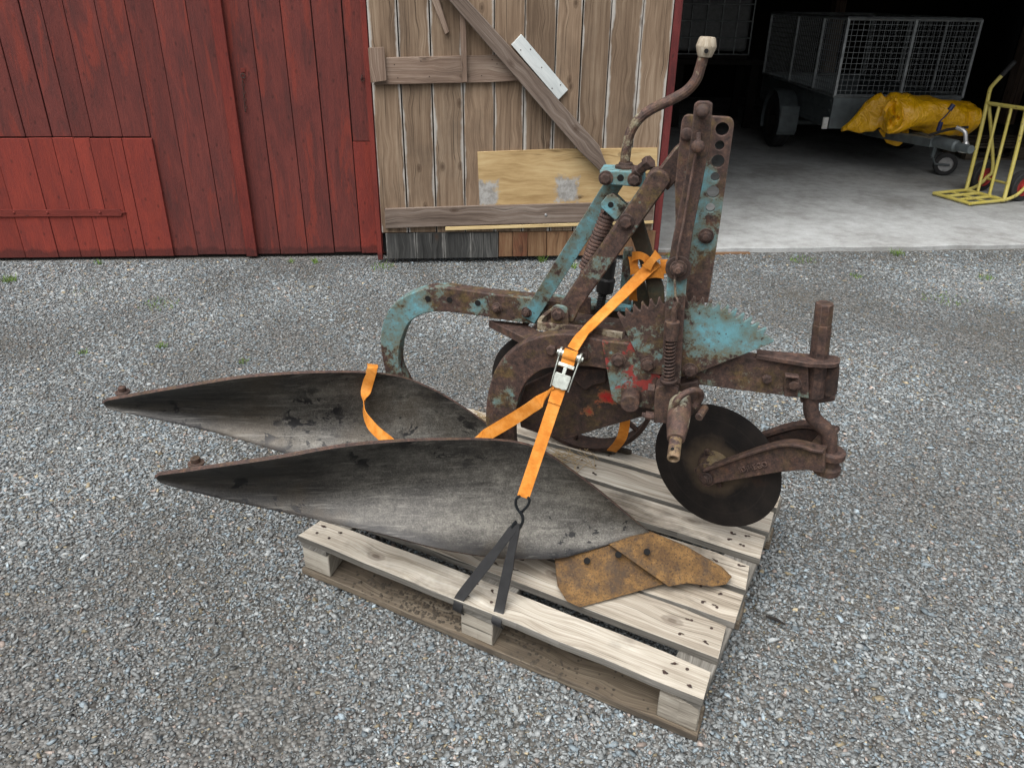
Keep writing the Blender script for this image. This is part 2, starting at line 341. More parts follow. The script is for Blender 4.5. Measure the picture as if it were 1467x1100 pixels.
M['dark'] = m_plain('dark_wood_and_shade', (.016, .013, .011), .95)  # dark wood tone; also paints shade into the barn shell and trailer rims
M['darker'] = m_plain('black_gap', (.004, .004, .004), 1.0)
def m_concrete():
    g = NG('concrete'); o = g.obj()
    n1 = g.noise(o, 1.3, 6, .65); n2 = g.noise(o, 11, 6, .7); n3 = g.noise(o, 120, 3, .7)
    c = g.ramp(g.math('ADD', g.math('MULTIPLY', n1, .55), g.math('MULTIPLY', n2, .45)), [(.38, (.25, .25, .24)), (.5, (.37, .378, .372)), (.62, (.47, .485, .482))])
    c = g.mix(g.ramp(n3, [(.3, .4), (.5, 0.0)]), c, (.2, .2, .19))
    stn = g.ramp(g.noise(g.mapv(o, loc=(4, 1, 0)), 1.1, 7, .72), [(.52, 0.0), (.64, .6)])
    c = g.mix(stn, c, (.2, .198, .185))
    sc = g.ramp(g.noise(g.mapv(o, scale=(1.2, 9, 1), rot=(0, 0, .5)), 1.5, 7, .7), [(.6, 0.0), (.64, .4), (.68, 0.0)])
    c = g.mix(sc, c, (.46, .46, .45))
    return g.out(c, .85, 0, g.math('ADD', n2, g.math('MULTIPLY', n3, .5)), .3, .004)
M['concrete'] = m_concrete()
def m_ground():
    g = NG('gravel_bed'); o = g.obj()
    a = g.vor(o, 95, out='Color'); dis = g.vor(o, 95)
    val = g.sep(a)[0]
    c = g.ramp(val, [(.0, (.09, .088, .082)), (.5, (.165, .162, .153)), (1, (.28, .28, .27))])
    c = g.mix(g.ramp(dis, [(.45, 0.0), (.8, .8)]), c, (.035, .032, .028))
    dirt = g.ramp(g.noise(o, 1.5, 5, .65), [(.46, 0.0), (.6, 1.0)])
    c = g.mix(g.math('MULTIPLY', dirt, .6), c, (.10, .094, .08))
    h = g.math('SUBTRACT', 1.0, dis)
    return g.out(c, .95, 0, h, .9, .01, spec=.2)
M['ground'] = m_ground()
def m_stone():
    g = NG('crushed_stone'); at = g.t.nodes.new('ShaderNodeAttribute'); at.attribute_name = 'col'
    o = g.obj(); n1 = g.noise(o, 260, 4, .7)
    c = g.mix(1.0, at.outputs['Color'], g.ramp(n1, [(.3, .66), (.7, 1.25)]), 'MULTIPLY')
    return g.out(c, .92, 0, n1, .3, .002, spec=.2)
M['stone'] = m_stone()
def m_strap():
    g = NG('orange_webbing'); uv = g.uv(); o = g.obj()
    wv = g.noise(g.mapv(uv, scale=(700, 60, 1)), 1.0, 2)
    n1 = g.noise(o, 24, 5, .65)
    c = g.ramp(n1, [(.36, (.50, .165, .016)), (.5, (.61, .225, .03)), (.64, (.68, .29, .06))])
    c = g.mix(g.ramp(wv, [(.35, .3), (.55, 0.0)]), c, (.36, .1, .01))
    c = g.mix(g.ramp(g.noise(o, 70, 5, .7), [(.62, 0.0), (.72, .4)]), c, (.25, .12, .04))
    return g.out(c, .75, 0, wv, .25, .001, spec=.3)
M['strap'] = m_strap()
M['zinc'] = m_plain('zinc_buckle', (.50, .53, .48), .42, .75, .3, 60)
M['rubber'] = m_plain('black_rubber', (.014, .014, .015), .62, 0, .35, 40, .2)
M['hook'] = m_plain('black_hook', (.03, .034, .038), .35, .6, .3, 60)
M['knob'] = m_wood('bleached_wood_knob', [(.22, .18, .125), (.34, .29, .22), (.44, .39, .31)], grain=(20, 60), knots=False, spread=.05)
M['galv'] = m_plain('galvanised_steel', (.30, .32, .325), .5, .6, .3, 14)
M['galvd'] = m_plain('dull_grey_sheet', (.12, .14, .145), .55, .35, .3, 9)
M['tyre'] = m_plain('tyre_rubber', (.022, .022, .023), .8, 0, .3, 30)
M['rim'] = m_plain('steel_rim', (.45, .45, .45), .4, .7, .2, 30)
M['redhub'] = m_plain('red_hub', (.33, .03, .028), .5, 0, .3, 30)
M['blue'] = m_plain('blue_plug', (.012, .02, .09), .4)
M['lamp_w'] = m_plain('white_reflector', (.6, .6, .57), .3)
def m_tarp():
    g = NG('yellow_tarp'); o = g.obj(); n1 = g.noise(o, 3, 4, .6); n2 = g.noise(o, 7, 4, .6, 1.2)
    c = g.ramp(n1, [(.3, (.78, .40, .004)), (.7, (.92, .50, .01))])
    c = g.mix(g.ramp(g.noise(o, 30, 5, .7), [(.6, 0.0), (.75, .35)]), c, (.3, .12, .01))
    return g.out(c, .3, 0, g.math('ADD', g.math('MULTIPLY', n2, 1.0), g.math('MULTIPLY', n1, .6)), .9, .05, spec=.6)
M['tarp'] = m_tarp()
def m_yellow():
    g = NG('yellow_enamel'); o = g.obj(); n1 = g.noise(o, 40, 5, .7)
    c = g.mix(g.ramp(n1, [(.6, 0.0), (.66, 1.0)]), (.55, .46, .10), (.16, .11, .05))
    c = g.mix(g.ramp(g.noise(o, 6), [(.4, 0.0), (.7, .5)]), c, (.62, .55, .22))
    return g.out(c, .5, 0, n1, .2, .002)
M['yellow'] = m_yellow()
M['plastic'] = m_plain('white_plastic_tank', (.16, .165, .165), .6)
M['grass'] = m_plain('grass_blade', (.12, .20, .035), .7, 0, .45, 14)
M['straw'] = m_plain('dry_straw', (.34, .25, .13), .85, 0, .4, 40)
M['soil'] = m_plain('dry_soil', (.062, .05, .037), .95, 0, .4, 60, .5, .006)

# ------------------------------------------------------------------ mesh helpers
class MB:
    def __init__(s):
        s.v = []; s.f = []; s.uv = []; s.ed = []; s.mi = []; s.mat = 0; s.dir = V((1, 0, 0)); s.off = (0, 0)
    def grain(s, d): s.dir = V(d).normalized(); s.off = (random.random() * 9, random.random() * 9); return s
    def face(s, idx, edge=None):
        p = [s.v[i] for i in idx]
        n = V((0, 0, 0))
        for i in range(len(p)):
            a, b = p[i], p[(i + 1) % len(p)]
            n += a.cross(b)
        n = n.normalized() if n.length > 1e-12 else V((0, 0, 1))
        u = s.dir - n * s.dir.dot(n)
        if u.length < .3: u = n.orthogonal()
        u.normalize(); vv = n.cross(u)
        s.f.append(tuple(idx)); s.mi.append(s.mat)
        s.uv.append([(q.dot(u) + s.off[0], q.dot(vv) + s.off[1]) for q in p])
        s.ed.append(edge if edge else [(.5, .5)] * len(p))
    def hexa(s, c, acr=None):
        """8 corners: bottom ring 0-3, top ring 4-7; acr = axis (vector) measured 0..1 for the EDGE map"""
        b = len(s.v); s.v += [V(q) for q in c]
        e = None
        if acr is not None:
            a = V(acr); pr = [V(q).dot(a) for q in c]; lo, hi = min(pr), max(pr); e = [(p - lo) / (hi - lo) for p in pr]
        for q in ((0, 3, 2, 1), (4, 5, 6, 7), (0, 1, 5, 4), (1, 2, 6, 5), (2, 3, 7, 6), (3, 0, 4, 7)):
            s.face([b + i for i in q], [(.5, e[i]) for i in q] if e else None)
        return s
    def box(s, o, ax, ay, az, acr=None):
        o, ax, ay, az = V(o), V(ax), V(ay), V(az)
        if ax.cross(ay).dot(az) < 0: o, az = o + az, -az
        return s.hexa([o, o + ax, o + ax + ay, o + ay, o + az, o + ax + az, o + ax + ay + az, o + ay + az], acr)
    def prism(s, poly, vec, side=None):
        poly = [V(p) for p in poly]; vec = V(vec)
        n = V((0, 0, 0))
        for i in range(len(poly)): n += poly[i].cross(poly[(i + 1) % len(poly)])
        if n.dot(vec) > 0: poly = poly[::-1]
        b = len(s.v); k = len(poly)
        s.v += poly + [p + vec for p in poly]
        s.face(list(range(b, b + k))); s.face(list(range(b + 2 * k - 1, b + k - 1, -1)))
        m0 = s.mat
        if side is not None: s.mat = side
        for i in range(k):
            j = (i + 1) % k
            s.face([b + j, b + i, b + k + i, b + k + j])
        s.mat = m0
        return s
    def tube(s, pts, rad, seg=10, cap=True, flat=1.0, upv=None):
        pts = [V(p) for p in pts]; k = len(pts)
        if not isinstance(rad, (list, tuple)): rad = [rad] * k
        t0 = (pts[1] - pts[0]).normalized()
        nn = (V(upv) - t0 * t0.dot(V(upv))).normalized() if upv is not None else t0.orthogonal().normalized()
        b = len(s.v)
        for i in range(k):
            t = ((pts[min(i + 1, k - 1)] - pts[max(i - 1, 0)])).normalized()
            nn = (nn - t * nn.dot(t)).normalized(); bb = t.cross(nn)
            for j in range(seg):
                a = 2 * math.pi * j / seg
                s.v.append(pts[i] + (nn * math.cos(a) * flat + bb * math.sin(a)) * rad[i])
        for i in range(k - 1):
            for j in range(seg):
                j2 = (j + 1) % seg
                s.face([b + i * seg + j, b + i * seg + j2, b + (i + 1) * seg + j2, b + (i + 1) * seg + j])
        if cap:
            s.face([b + j for j in range(seg)][::-1]); s.face([b + (k - 1) * seg + j for j in range(seg)])
        return s
    def cyl(s, a, b, r, seg=16, r2=None): return s.tube([a, b], [r, r if r2 is None else r2], seg)
    def lathe(s, o, ax, prof, seg=24, cap=True):
        """prof: list of (distance along ax, radius)"""
        o, ax = V(o), V(ax).normalized(); u = ax.orthogonal().normalized(); w_ = ax.cross(u); b = len(s.v); k = len(prof)
        for (h, r) in prof:
            for j in range(seg):
                a = 2 * math.pi * j / seg
                s.v.append(o + ax * h + (u * math.cos(a) + w_ * math.sin(a)) * max(r, 1e-4))
        for i in range(k - 1):
            for j in range(seg):
                j2 = (j + 1) % seg
                s.face([b + i * seg + j, b + i * seg + j2, b + (i + 1) * seg + j2, b + (i + 1) * seg + j])
        if cap: s.face([b + j for j in range(seg)][::-1]); s.face([b + (k - 1) * seg + j for j in range(seg)])
        return s
    def torus(s, o, ax, R_, r, seg=24, sec=8, a0=0, a1=2 * math.pi, u=None):
        o, ax = V(o), V(ax).normalized(); u = V(u) if u is not None else ax.orthogonal(); u = (u - ax * u.dot(ax)).normalized(); w_ = ax.cross(u)
        full = abs(a1 - a0 - 2 * math.pi) < 1e-6
        pts = [o + (u * math.cos(a0 + (a1 - a0) * i / seg) + w_ * math.sin(a0 + (a1 - a0) * i / seg)) * R_ for i in range(seg + 1)]
        return s.tube(pts, r, sec, cap=not full)
    def helix(s, a, b, R_, r, turns, sec=6, per=14):
        a, b = V(a), V(b); ax = (b - a); L = ax.length; ax.normalize(); u = ax.orthogonal().normalized(); w_ = ax.cross(u)
        k = int(turns * per)
        return s.tube([a + ax * (L * i / k) + (u * math.cos(2 * math.pi * i / per) + w_ * math.sin(2 * math.pi * i / per)) * R_ for i in range(k + 1)], r, sec)
    def ribbon(s, pts, wdir, width, th):
        """flat band through pts; wdir a vector or a list of vectors giving the width direction"""
        pts = [V(p) for p in pts]; k = len(pts)
        wd = [V(x).normalized() for x in wdir] if isinstance(wdir, list) else [V(wdir).normalized()] * k
        wi = width if isinstance(width, list) else [width] * k
        b = len(s.v); L = 0; Ls = []
        for i in range(k):
            if i: L += (pts[i] - pts[i - 1]).length
            Ls.append(L)
            t = (pts[min(i + 1, k - 1)] - pts[max(i - 1, 0)]).normalized()
            q = (wd[i] - t * wd[i].dot(t)).normalized(); nn = t.cross(q)
            s.v += [pts[i] + q * wi[i] / 2 - nn * th / 2, pts[i] - q * wi[i] / 2 - nn * th / 2, pts[i] - q * wi[i] / 2 + nn * th / 2, pts[i] + q * wi[i] / 2 + nn * th / 2]
        vv = [0, width if not isinstance(width, list) else width[0]] * 2
        for i in range(k - 1):
            for j in range(4):
                j2 = (j + 1) % 4
                s.f.append((b + i * 4 + j, b + i * 4 + j2, b + i * 4 + 4 + j2, b + i * 4 + 4 + j)); s.mi.append(s.mat)
                va, vb = (0, .03) if j % 2 == 0 else (0, .002)
                s.uv.append([(Ls[i], va), (Ls[i], vb), (Ls[i + 1], vb), (Ls[i + 1], va)]); s.ed.append([(.5, .5)] * 4)
        s.face([b + 3, b + 2, b + 1, b]); e = b + (k - 1) * 4; s.face([e, e + 1, e + 2, e + 3])
        return s
    def build(s, name, mat, parent=None, bevel=0, smooth=30, seg=2, sub=0):
        me = bpy.data.meshes.new(name); me.from_pydata([tuple(p) for p in s.v], [], s.f)
        l1 = me.uv_layers.new(name='UV'); l2 = me.uv_layers.new(name='EDGE')
        l1.data.foreach_set('uv', [c for f in s.uv for p in f for c in p])
        l2.data.foreach_set('uv', [c for f in s.ed for p in f for c in p])
        for m_ in (mat if isinstance(mat, list) else [mat]): me.materials.append(m_)
        me.polygons.foreach_set('material_index', s.mi)
        return finish(name, me, parent, bevel, smooth, seg, sub)

def finish(name, me, parent=None, bevel=0, smooth=30, seg=2, sub=0):
    if smooth:
        me.shade_smooth(); me.set_sharp_from_angle(angle=R(smooth))
    me.update()
    o = bpy.data.objects.new(name, me); COL.objects.link(o)
    if parent is not None:
        o.parent = parent; o.matrix_parent_inverse = PINV.get(parent.name, Matrix.Identity(4))
    if sub:
        md = o.modifiers.new('sub', 'SUBSURF'); md.levels = sub; md.render_levels = sub
    if bevel:
        md = o.modifiers.new('bev', 'BEVEL'); md.width = bevel; md.segments = seg; md.limit_method = 'ANGLE'; md.angle_limit = R(35); md.use_clamp_overlap = True
    return o
PINV = {}
def reg(o, mat=None):
    PINV[o.name] = (Matrix.Translation(o.location) if mat is None else mat).inverted(); return o
def thing(name, label, cat, loc, group=None):
    o = bpy.data.objects.new(name, None); COL.objects.link(o); o.location = loc; o.empty_display_size = .1
    o['label'] = label; o['category'] = cat
    if group: o['group'] = group
    return reg(o)
def tag(o, label=None, cat=None, group=None, kind=None):
    if label: o['label'] = label
    if cat: o['category'] = cat
    if group: o['group'] = group
    if kind: o['kind'] = kind
    return o
def smoothpath(pts, k=6):
    pts = [V(p) for p in pts]; out = []
    for i in range(len(pts) - 1):
        p0 = pts[max(i - 1, 0)]; p1 = pts[i]; p2 = pts[i + 1]; p3 = pts[min(i + 2, len(pts) - 1)]
        for j in range(k):
            t = j / k
            out.append(.5 * ((2 * p1) + (p2 - p0) * t + (2 * p0 - 5 * p1 + 4 * p2 - p3) * t * t + (3 * p1 - p0 - 3 * p2 + p3) * t ** 3))
    out.append(pts[-1]); return out
def resample(pts, n):
    L = [0]
    for a, b in zip(pts, pts[1:]): L.append(L[-1] + (b - a).length)
    out = []; i = 0
    for k in range(n):
        t = L[-1] * k / (n - 1)
        while i < len(L) - 2 and L[i + 1] < t: i += 1
        f = (t - L[i]) / max(L[i + 1] - L[i], 1e-9); out.append(pts[i].lerp(pts[i + 1], min(max(f, 0), 1)))
    return out
def arcpx(p0, p1, p2, k=8):
    out = []
    for i in range(k + 1):
        t = i / k; out.append((p0[0] * (1 - t) ** 2 + 2 * p1[0] * t * (1 - t) + p2[0] * t * t, p0[1] * (1 - t) ** 2 + 2 * p1[1] * t * (1 - t) + p2[1] * t * t))
    return out
def smoothpx(pts, k=5): return [(p.x, p.y) for p in smoothpath([(a, b, 0) for a, b in pts], k)]
def holed(name, mat, outer, holes, vec, parent, bevel=.0015):
    """plate with real holes: outer and hole loops are 3D points in one plane"""
    bm = bmesh.new(); edges = []
    for lp in [outer] + holes:
        vs = [bm.verts.new(p) for p in lp]
        for i in range(len(vs)): edges.append(bm.edges.new((vs[i], vs[(i + 1) % len(vs)])))
    bmesh.ops.triangle_fill(bm, use_beauty=True, use_dissolve=False, edges=edges)
    fs = bm.faces[:]
    ext = bmesh.ops.extrude_face_region(bm, geom=fs)
    bmesh.ops.translate(bm, verts=[e for e in ext['geom'] if isinstance(e, bmesh.types.BMVert)], vec=V(vec))
    bmesh.ops.recalc_face_normals(bm, faces=bm.faces[:])
    me = bpy.data.meshes.new(name); bm.to_mesh(me); bm.free(); me.materials.append(mat)
    return finish(name, me, parent, bevel)
def circ(c, a, b, r, k=18): return [c + a * (r * math.cos(2 * math.pi * i / k)) + b * (r * math.sin(2 * math.pi * i / k)) for i in range(k)]

# ------------------------------------------------------------------ plough
PL = thing('plough', 'rusty two furrow tractor plough with flaking teal paint strapped on the wooden pallet', 'plough', (0, 1.9, .144))
def pp(name, mat, pts, d, th, bevel=.002, parent=None, smooth=30, **k):
    """plate cut to an outline lying in the plough plane d, th thick away from the viewer"""
    return MB().prism([pn(p, d) for p in pts], N * th).build(name, mat, parent or PL, bevel, smooth, **k)
def bolt(p, d, r=.014, h=.012, washer=True, parent=None, mat='bolt', seg=6, nut=False):
    r *= .9; c = pn(p, d); m = MB()
    if washer: m.lathe(c, -N, [(0, r * 1.35), (.003, r * 1.35)], 18)
    m.lathe(c - N * .002, -N, [(0, r), (h * .85, r), (h, r * .82)], seg)
    if nut: m.lathe(c - N * (h - .001), -N, [(0, r * .55), (h * .7, r * .5)], 12)
    return m.build('bolt', M[mat], parent or PL, .001)
FD, RD = 1.72, 1.99
# front gooseneck beam
outer = smoothpx([(985, 503.5), (930, 496.5), (900, 492), (862, 487.5), (824, 479.5), (795, 479), (768, 484), (742, 496), (714, 522), (701, 555), (696, 587), (697, 617), (702, 662)])
inner = smoothpx([(742, 662), (737, 631), (738, 598), (744, 568), (756, 545), (777, 530), (802, 526), (834, 525), (868, 529), (985, 549)])
M['front_beam'] = m_rust('gooseneck_rust', amt=.1, dark=.95, seed=13.3, olive=.95)
pp('front_beam', M['front_beam'], outer + inner, FD, .034, .003)
pp('beam_nose', M['rust_bit'], [(985.5, 503.5), (1063, 511.5), (1158, 521), (1159, 571), (1063, 559.5), (985.5, 549)], FD, .034, .002)
# rear gooseneck beam
outer = smoothpx([(700, 420.5), (660, 415), (634, 412), (610, 414), (583, 423), (561, 439), (549, 461), (545, 488), (548, 515), (556, 548), (568, 580)])
inner = smoothpx([(600, 580), (584, 550), (573, 528), (571, 510), (574.5, 488), (585, 464), (602, 451.5), (623.6, 446.7), (648, 448), (700, 454.5)])
outer2 = [(p) for p in outer]
rb_pts = [pn(p, RD) for p in outer] + [pn(p, RD) for p in inner]
pl = [p for p in rb_pts]
ext = [uz(-.02, RD, .705), uz(-.02, RD, .786)]
pl = pl + ext
MB().prism(pl, N * .045).build('rear_beam', M['gooseneck'], PL, .003)
for p in ((613, 427.6), (644, 429.5), (684.5, 434)):
    c = pn(p, RD - .001); MB().lathe(c, -N, [(0, .0085), (.0015, .0085)], 16).build('bolt_hole', M['darker'], PL)
pp('beam_plate', M['rust_teal'], [(699, 421), (765, 428.5), (840, 436.5), (912, 443), (918, 484), (840, 472), (765, 464), (701, 456)], RD - .016, .015, .002)
bolt((712, 441), RD - .016, .013, nut=True); bolt((754.5, 447), RD - .027, .013, nut=True); bolt((838, 464), RD - .016, .013, nut=True); bolt((788, 453), RD - .016, .012)
# cross members between the beams
m = MB().prism([at_z((700, 458), .700), at_z((752, 463), .700), at_z((774, 475), .700), at_z((800, 487), .700), at_z((757, 487), .700)], V((0, 0, -.024)))
m.build('cross_bar', M['rust'], PL, .002)
# pale bent rail
rail = smoothpath([at_z((800, 441), .80), at_z((781, 455), .80), at_z((773.5, 463.5), .80), at_z((778, 467.5), .80), at_z((830, 472), .80), at_z((892, 482), .80)], 5)
MB().ribbon(rail, [Zv] * len(rail), .02, .010).build('bent_rail', M['pale'], PL, .0015)
m = MB().prism([at_z((773, 466), .79), at_z((802, 444), .79), at_z((900, 458), .79), at_z((892, 488), .79)], V((0, 0, -.01)))
m.build('rail_plate', M['rust_bit'], PL, .0015)
# clevis at the foot of the strut
cl = [(789, 472)] + arcpx((789, 447), (789.5, 438), (799, 438), 5) + arcpx((805, 438.5), (813.5, 439.5), (814, 449), 5) + [(815, 474)]
pp('clevis', M['rust_teal'], cl, 1.765, .010); pp('clevis', M['rust'], cl, 1.845, .010)
bolt((799.5, 450), 1.765, .0145)
# strut
st = [(808, 464), (799, 442)] + [(919, 268)] + arcpx((922, 262), (930, 243), (942, 244), 6) + arcpx((950, 246), (960, 250), (960.5, 262), 5) + [(956, 268), (832, 440), (822, 462)]
pp('strut', M['strut'], st, 1.780, .050, .004)
bolt((897, 318), 1.780, .016)
up = [(938, 250), (965, 214), (978, 203), (992, 200), (1000, 208), (1000, 226), (986, 240), (956, 274)]
pp('strut_link', M['rust_bit'], up, 1.795, .026, .003)
c = pn((989, 213), 1.79); MB().lathe(c, -N, [(0, .021), (.016, .021), (.018, .018)], 20).build('pivot_roller', M['rust'], PL, .001)
bolt((994, 206), 1.775, .013); bolt((979, 262), 1.80, .017)
# pointer wire beside the strut top
MB().tube([pn((948, 241), 1.77), pn((975, 206), 1.77), pn((985, 198), 1.77)], .0022, 6).build('wire', M['pinmat'], PL)
# teal brace bar
A, B = pn((760, 452), RD - .017), pn((884, 256), 1.905)
ax = (B - A).normalized(); sd_ = ax.cross(N).normalized() * .0215
A2 = A - ax * .012
MB().prism([A2 - sd_, A2 + sd_, B + sd_, B - sd_], N * -.010).build('brace_bar', M['teal'], PL, .0015)
# adjuster block carrying the crank screw
blk = [(859, 244), (911, 246), (921, 249), (922, 269), (859, 264)]
pp('adjuster_block', M['teal'], blk, 1.845, .075, .003)
bolt((868, 255), 1.845, .0145); bolt((909.5, 257), 1.845, .0145)
c = pn((889, 255), 1.845); MB().lathe(c, -N, [(0, .008), (.001, .008)], 14).build('bolt_hole', M['darker'], PL)
c = pn((896, 241), 1.885); MB().lathe(c - Zv * .012, Zv, [(0, .026), (.018, .025), (.020, .018), (.026, .016)], 20).build('screw_collar', M['rust_dark'], PL, .001)
a = pn((913, 246), 1.85); b = pn((925, 236), 1.85) + N * -.01
MB().lathe(a + (a - b) * .2, (b - a), [(0, .016), (.012, .016), (.012, .0125), (.035, .0125), (.035, .017), (.05, .017)], 6).build('bolt', M['bolt'], PL, .001)
# crank with wooden knob
cr = smoothpath([pn(p, 1.885) for p in [(894, 246), (896.5, 222), (900, 200), (906, 184), (918, 168), (935, 156), (962, 143), (983, 131), (997, 115), (1003, 98), (1008, 80), (1011, 66)]], 5)
cr[-1] = pn((1011, 68), 1.885)
MB().tube(cr, .0118, 12).build('crank_handle', M['pinmat'], PL)
a, b = pn((1009.5, 81.5), 1.885), pn((1014, 53), 1.885)
L = (b - a).length
MB().grain(b - a).lathe(a, b - a, [(-.001, .0135), (0, .0155), (L * .08, .0168), (L * .5, .0225), (L * .56, .0222), (L * .92, .0182), (L * .98, .0165), (L, .013)], 18).build('crank_knob', M['knob'], PL, smooth=40)
c = pn((1012, 73.5), 1.862); MB().lathe(c, -N, [(0, .005), (.0012, .005)], 10).build('knob_crack', M['darker'], PL)
# spring linkage under the block
cb = [(861, 297.5), (861, 291), (869, 281), (878, 277), (899, 297), (882, 317)]
pp('spring_clevis', M['rust_teal'], cb, 1.845, .012); pp('spring_clevis', M['teal'], [(p[0] + 3, p[1] - 1) for p in cb], 1.905, .012)
c = pn((875, 293.5), 1.845); MB().lathe(c, -N, [(0, .007), (.001, .007)], 14).build('bolt_hole', M['darker'], PL)
A, B = pn((872, 305), 1.885), pn((838, 388), 1.885)
MB().helix(A, B, .0165, .0046, 17).build('coil_spring', M['springrust'], PL, smooth=60)
MB().cyl(A, B + (B - A) * .2, .010, 10).build('spring_rod', M['rust_dark'], PL)
A = pn((873, 372), 1.93); B = pn((866, 418), 1.93)
MB().lathe(A, B - A, [(0, .019), ((B - A).length * .55, .019), ((B - A).length * .6, .024), ((B - A).length, .023)], 18).build('screw_sleeve', M['black'], PL, .001)
A = pn((864, 418), 1.93); B = pn((852, 478), 1.93)
MB().cyl(A, B, .0095, 12).helix(A, B, .0105, .0022, 17, 4, 12).build('threaded_rod', M['black'], PL, smooth=50)
pp('lug', M['rust_bit'], [(828, 440), (836, 425), (846, 428), (846, 470), (828, 468)], 1.90, .012)
# dark flat legs of the frame behind the sector
pp('frame_leg', M['olive'], [(881, 290), (917, 300), (932, 352), (943, 388), (951, 412), (953, 452), (934, 450), (924, 400), (906, 345)], 1.845, .012)
pp('frame_leg', M['olive'], [(906, 400), (921, 398), (932, 430), (932, 465), (907, 465)], 1.875, .012)
pp('post', M['rust_teal'], [(893, 358), (906, 358), (903, 442), (886, 442)], RD + .0, .034, .003)
m = MB().prism([at_z((838, 432), .80), at_z((868, 430), .80), at_z((905, 437), .80), at_z((903, 441), .80), at_z((838, 437), .80)], V((0, 0, -.012))); m.build('top_strip', M['teal'], PL, .001)
# mast: two plates with holes
mo = arcpx((976, 178), (977, 166), (986, 165), 5) + arcpx((1042, 168.5), (1052, 169.5), (1051.5, 180), 5) + [(1032, 318), (1014.5, 434), (958, 434), (964, 372), (968, 338), (967, 267), (971, 225)]
hl = [(1034.6, 185.5, 8.2), (1031, 208.7, 5.8), (1028.3, 231.4, 8.2), (1024.5, 253.7, 5.6), (1021.5, 275.6, 8), (1017.7, 298, 6)]
px2m = (EYE - pn((1025, 240), 1.735)).dot(-FWD) / F_PX
for dd in (1.735,):
    holed('mast_plate', M['mast'], [pn(p, dd) for p in mo], [circ(pn((q[0], q[1]), 1.735) + N * (dd - 1.735), T, Zv, q[2] * px2m * 1.12) for q in hl], N * .018, PL)
bolt((1011.5, 338), 1.735, .0145, nut=True); bolt((969, 381), 1.735, .014)
c = pn((984, 192), 1.735); MB().lathe(c, -N, [(0, .013), (.006, .013), (.008, .009)], 16).build('pin', M['rust'], PL, .001)
# lever in front of the mast
lv = [(994.5, 150), (1000, 145.5), (1015, 145.5), (1021, 149), (1017, 205), (1005, 270), (993, 330), (987, 372)] + arcpx((987, 378), (988, 399), (972, 400), 6) + arcpx((968, 400), (956, 398), (957, 384), 6) + [(962, 350), (969, 316), (980, 260), (989, 205)]
pp('lever', M['rust'], lv, 1.665, .014, .002)
m = MB(); ctr = pn((972, 384), 1.665)
m.lathe(ctr, -N, [(-.03, .016), (0, .0285), (.006, .0285)], 20).build('pivot_washer', M['rust_dark'], PL, .001)
bolt((972, 384.5), 1.658, .0155, nut=True)
pp('lever_foot', M['rust_teal'], [(956, 395), (984.5, 396), (979, 470), (975, 550), (947, 550), (951, 470)], 1.672, .016, .002)
for (q, r_, l_) in (((1006, 163), .0125, .05), ((999.5, 213), .0125, .045)):
    c = pn(q, 1.665); tip = c - N * l_ + Zv * .012
    MB().tube([c, c.lerp(tip, .55), c.lerp(tip, .8), c.lerp(tip, .95), tip], [r_ * .75, r_ * .8, r_ * 1.12, r_ * .95, r_ * .4], 14).build('hand_knob', M['rust'], PL, smooth=60)
MB().tube([pn((1001, 190), 1.66), pn((1000, 214), 1.652)], .0045, 8).build('knob_stem', M['pinmat'], PL)
MB().tube(smoothpath([pn(p, 1.655) for p in [(997, 220), (989, 262), (979, 320), (971, 360), (967, 400), (968, 425)]], 4), .0028, 8).build('latch_wire', M['pinmat'], PL)
c = pn((968, 432), 1.655); MB().torus(c, T * .8 + N * .5, .0095, .0028, 16, 6).build('eyelet', M['rust'], PL)
MB().tube(smoothpath([pn(p, 1.655) for p in [(973, 433), (970, 436), (966, 446), (964.5, 462)]], 4), .0072, 10).build('latch_rod', M['rust'], PL)
a, b = pn((963.5, 460), 1.652), pn((961, 486), 1.652)
MB().lathe(a, b - a, [(0, .0165), ((b - a).length, .0165)], 18).build('latch_sleeve', M['rust'], PL, .001)
a, b = pn((961, 486), 1.652), pn((957.5, 546), 1.652)
MB().helix(a, b, .0118, .0021, 12).build('latch_spring', M['bolt'], PL, smooth=60)
MB().cyl(a, b, .0075, 10).build('latch_pin', M['rust_dark'], PL)
MB().lathe(b, a - b, [(0, .021), (.006, .021)], 18).build('spring_seat', M['rust_dark'], PL, .001)
# toothed sector
arc = smoothpx([(886, 453), (908, 442.5), (933, 434), (960, 429.5), (990, 429), (1014, 433.5), (1038, 441), (1061, 452), (1084, 466), (1101, 479)], 8)
arcv = resample([V((a_, b_, 0)) for a_, b_ in arc], 95); pc = V((960, 590, 0)); teeth = []
for i, p in enumerate(arcv):
    ph = (i % 5); o_ = (p - pc).normalized()
    q = p + o_ * (4.5 if ph in (0, 1) else (-6.5 if ph in (3,) else -3.0)); teeth.append((q.x, q.y))
pp('toothed_sector', M['sector'], teeth + [(1109, 489), (1103, 493), (1002, 533), (990, 540), (925, 535)], 1.700, .010, .0012)
bolt((928.5, 522), 1.700, .0155); bolt((988.5, 530), 1.700, .0155)
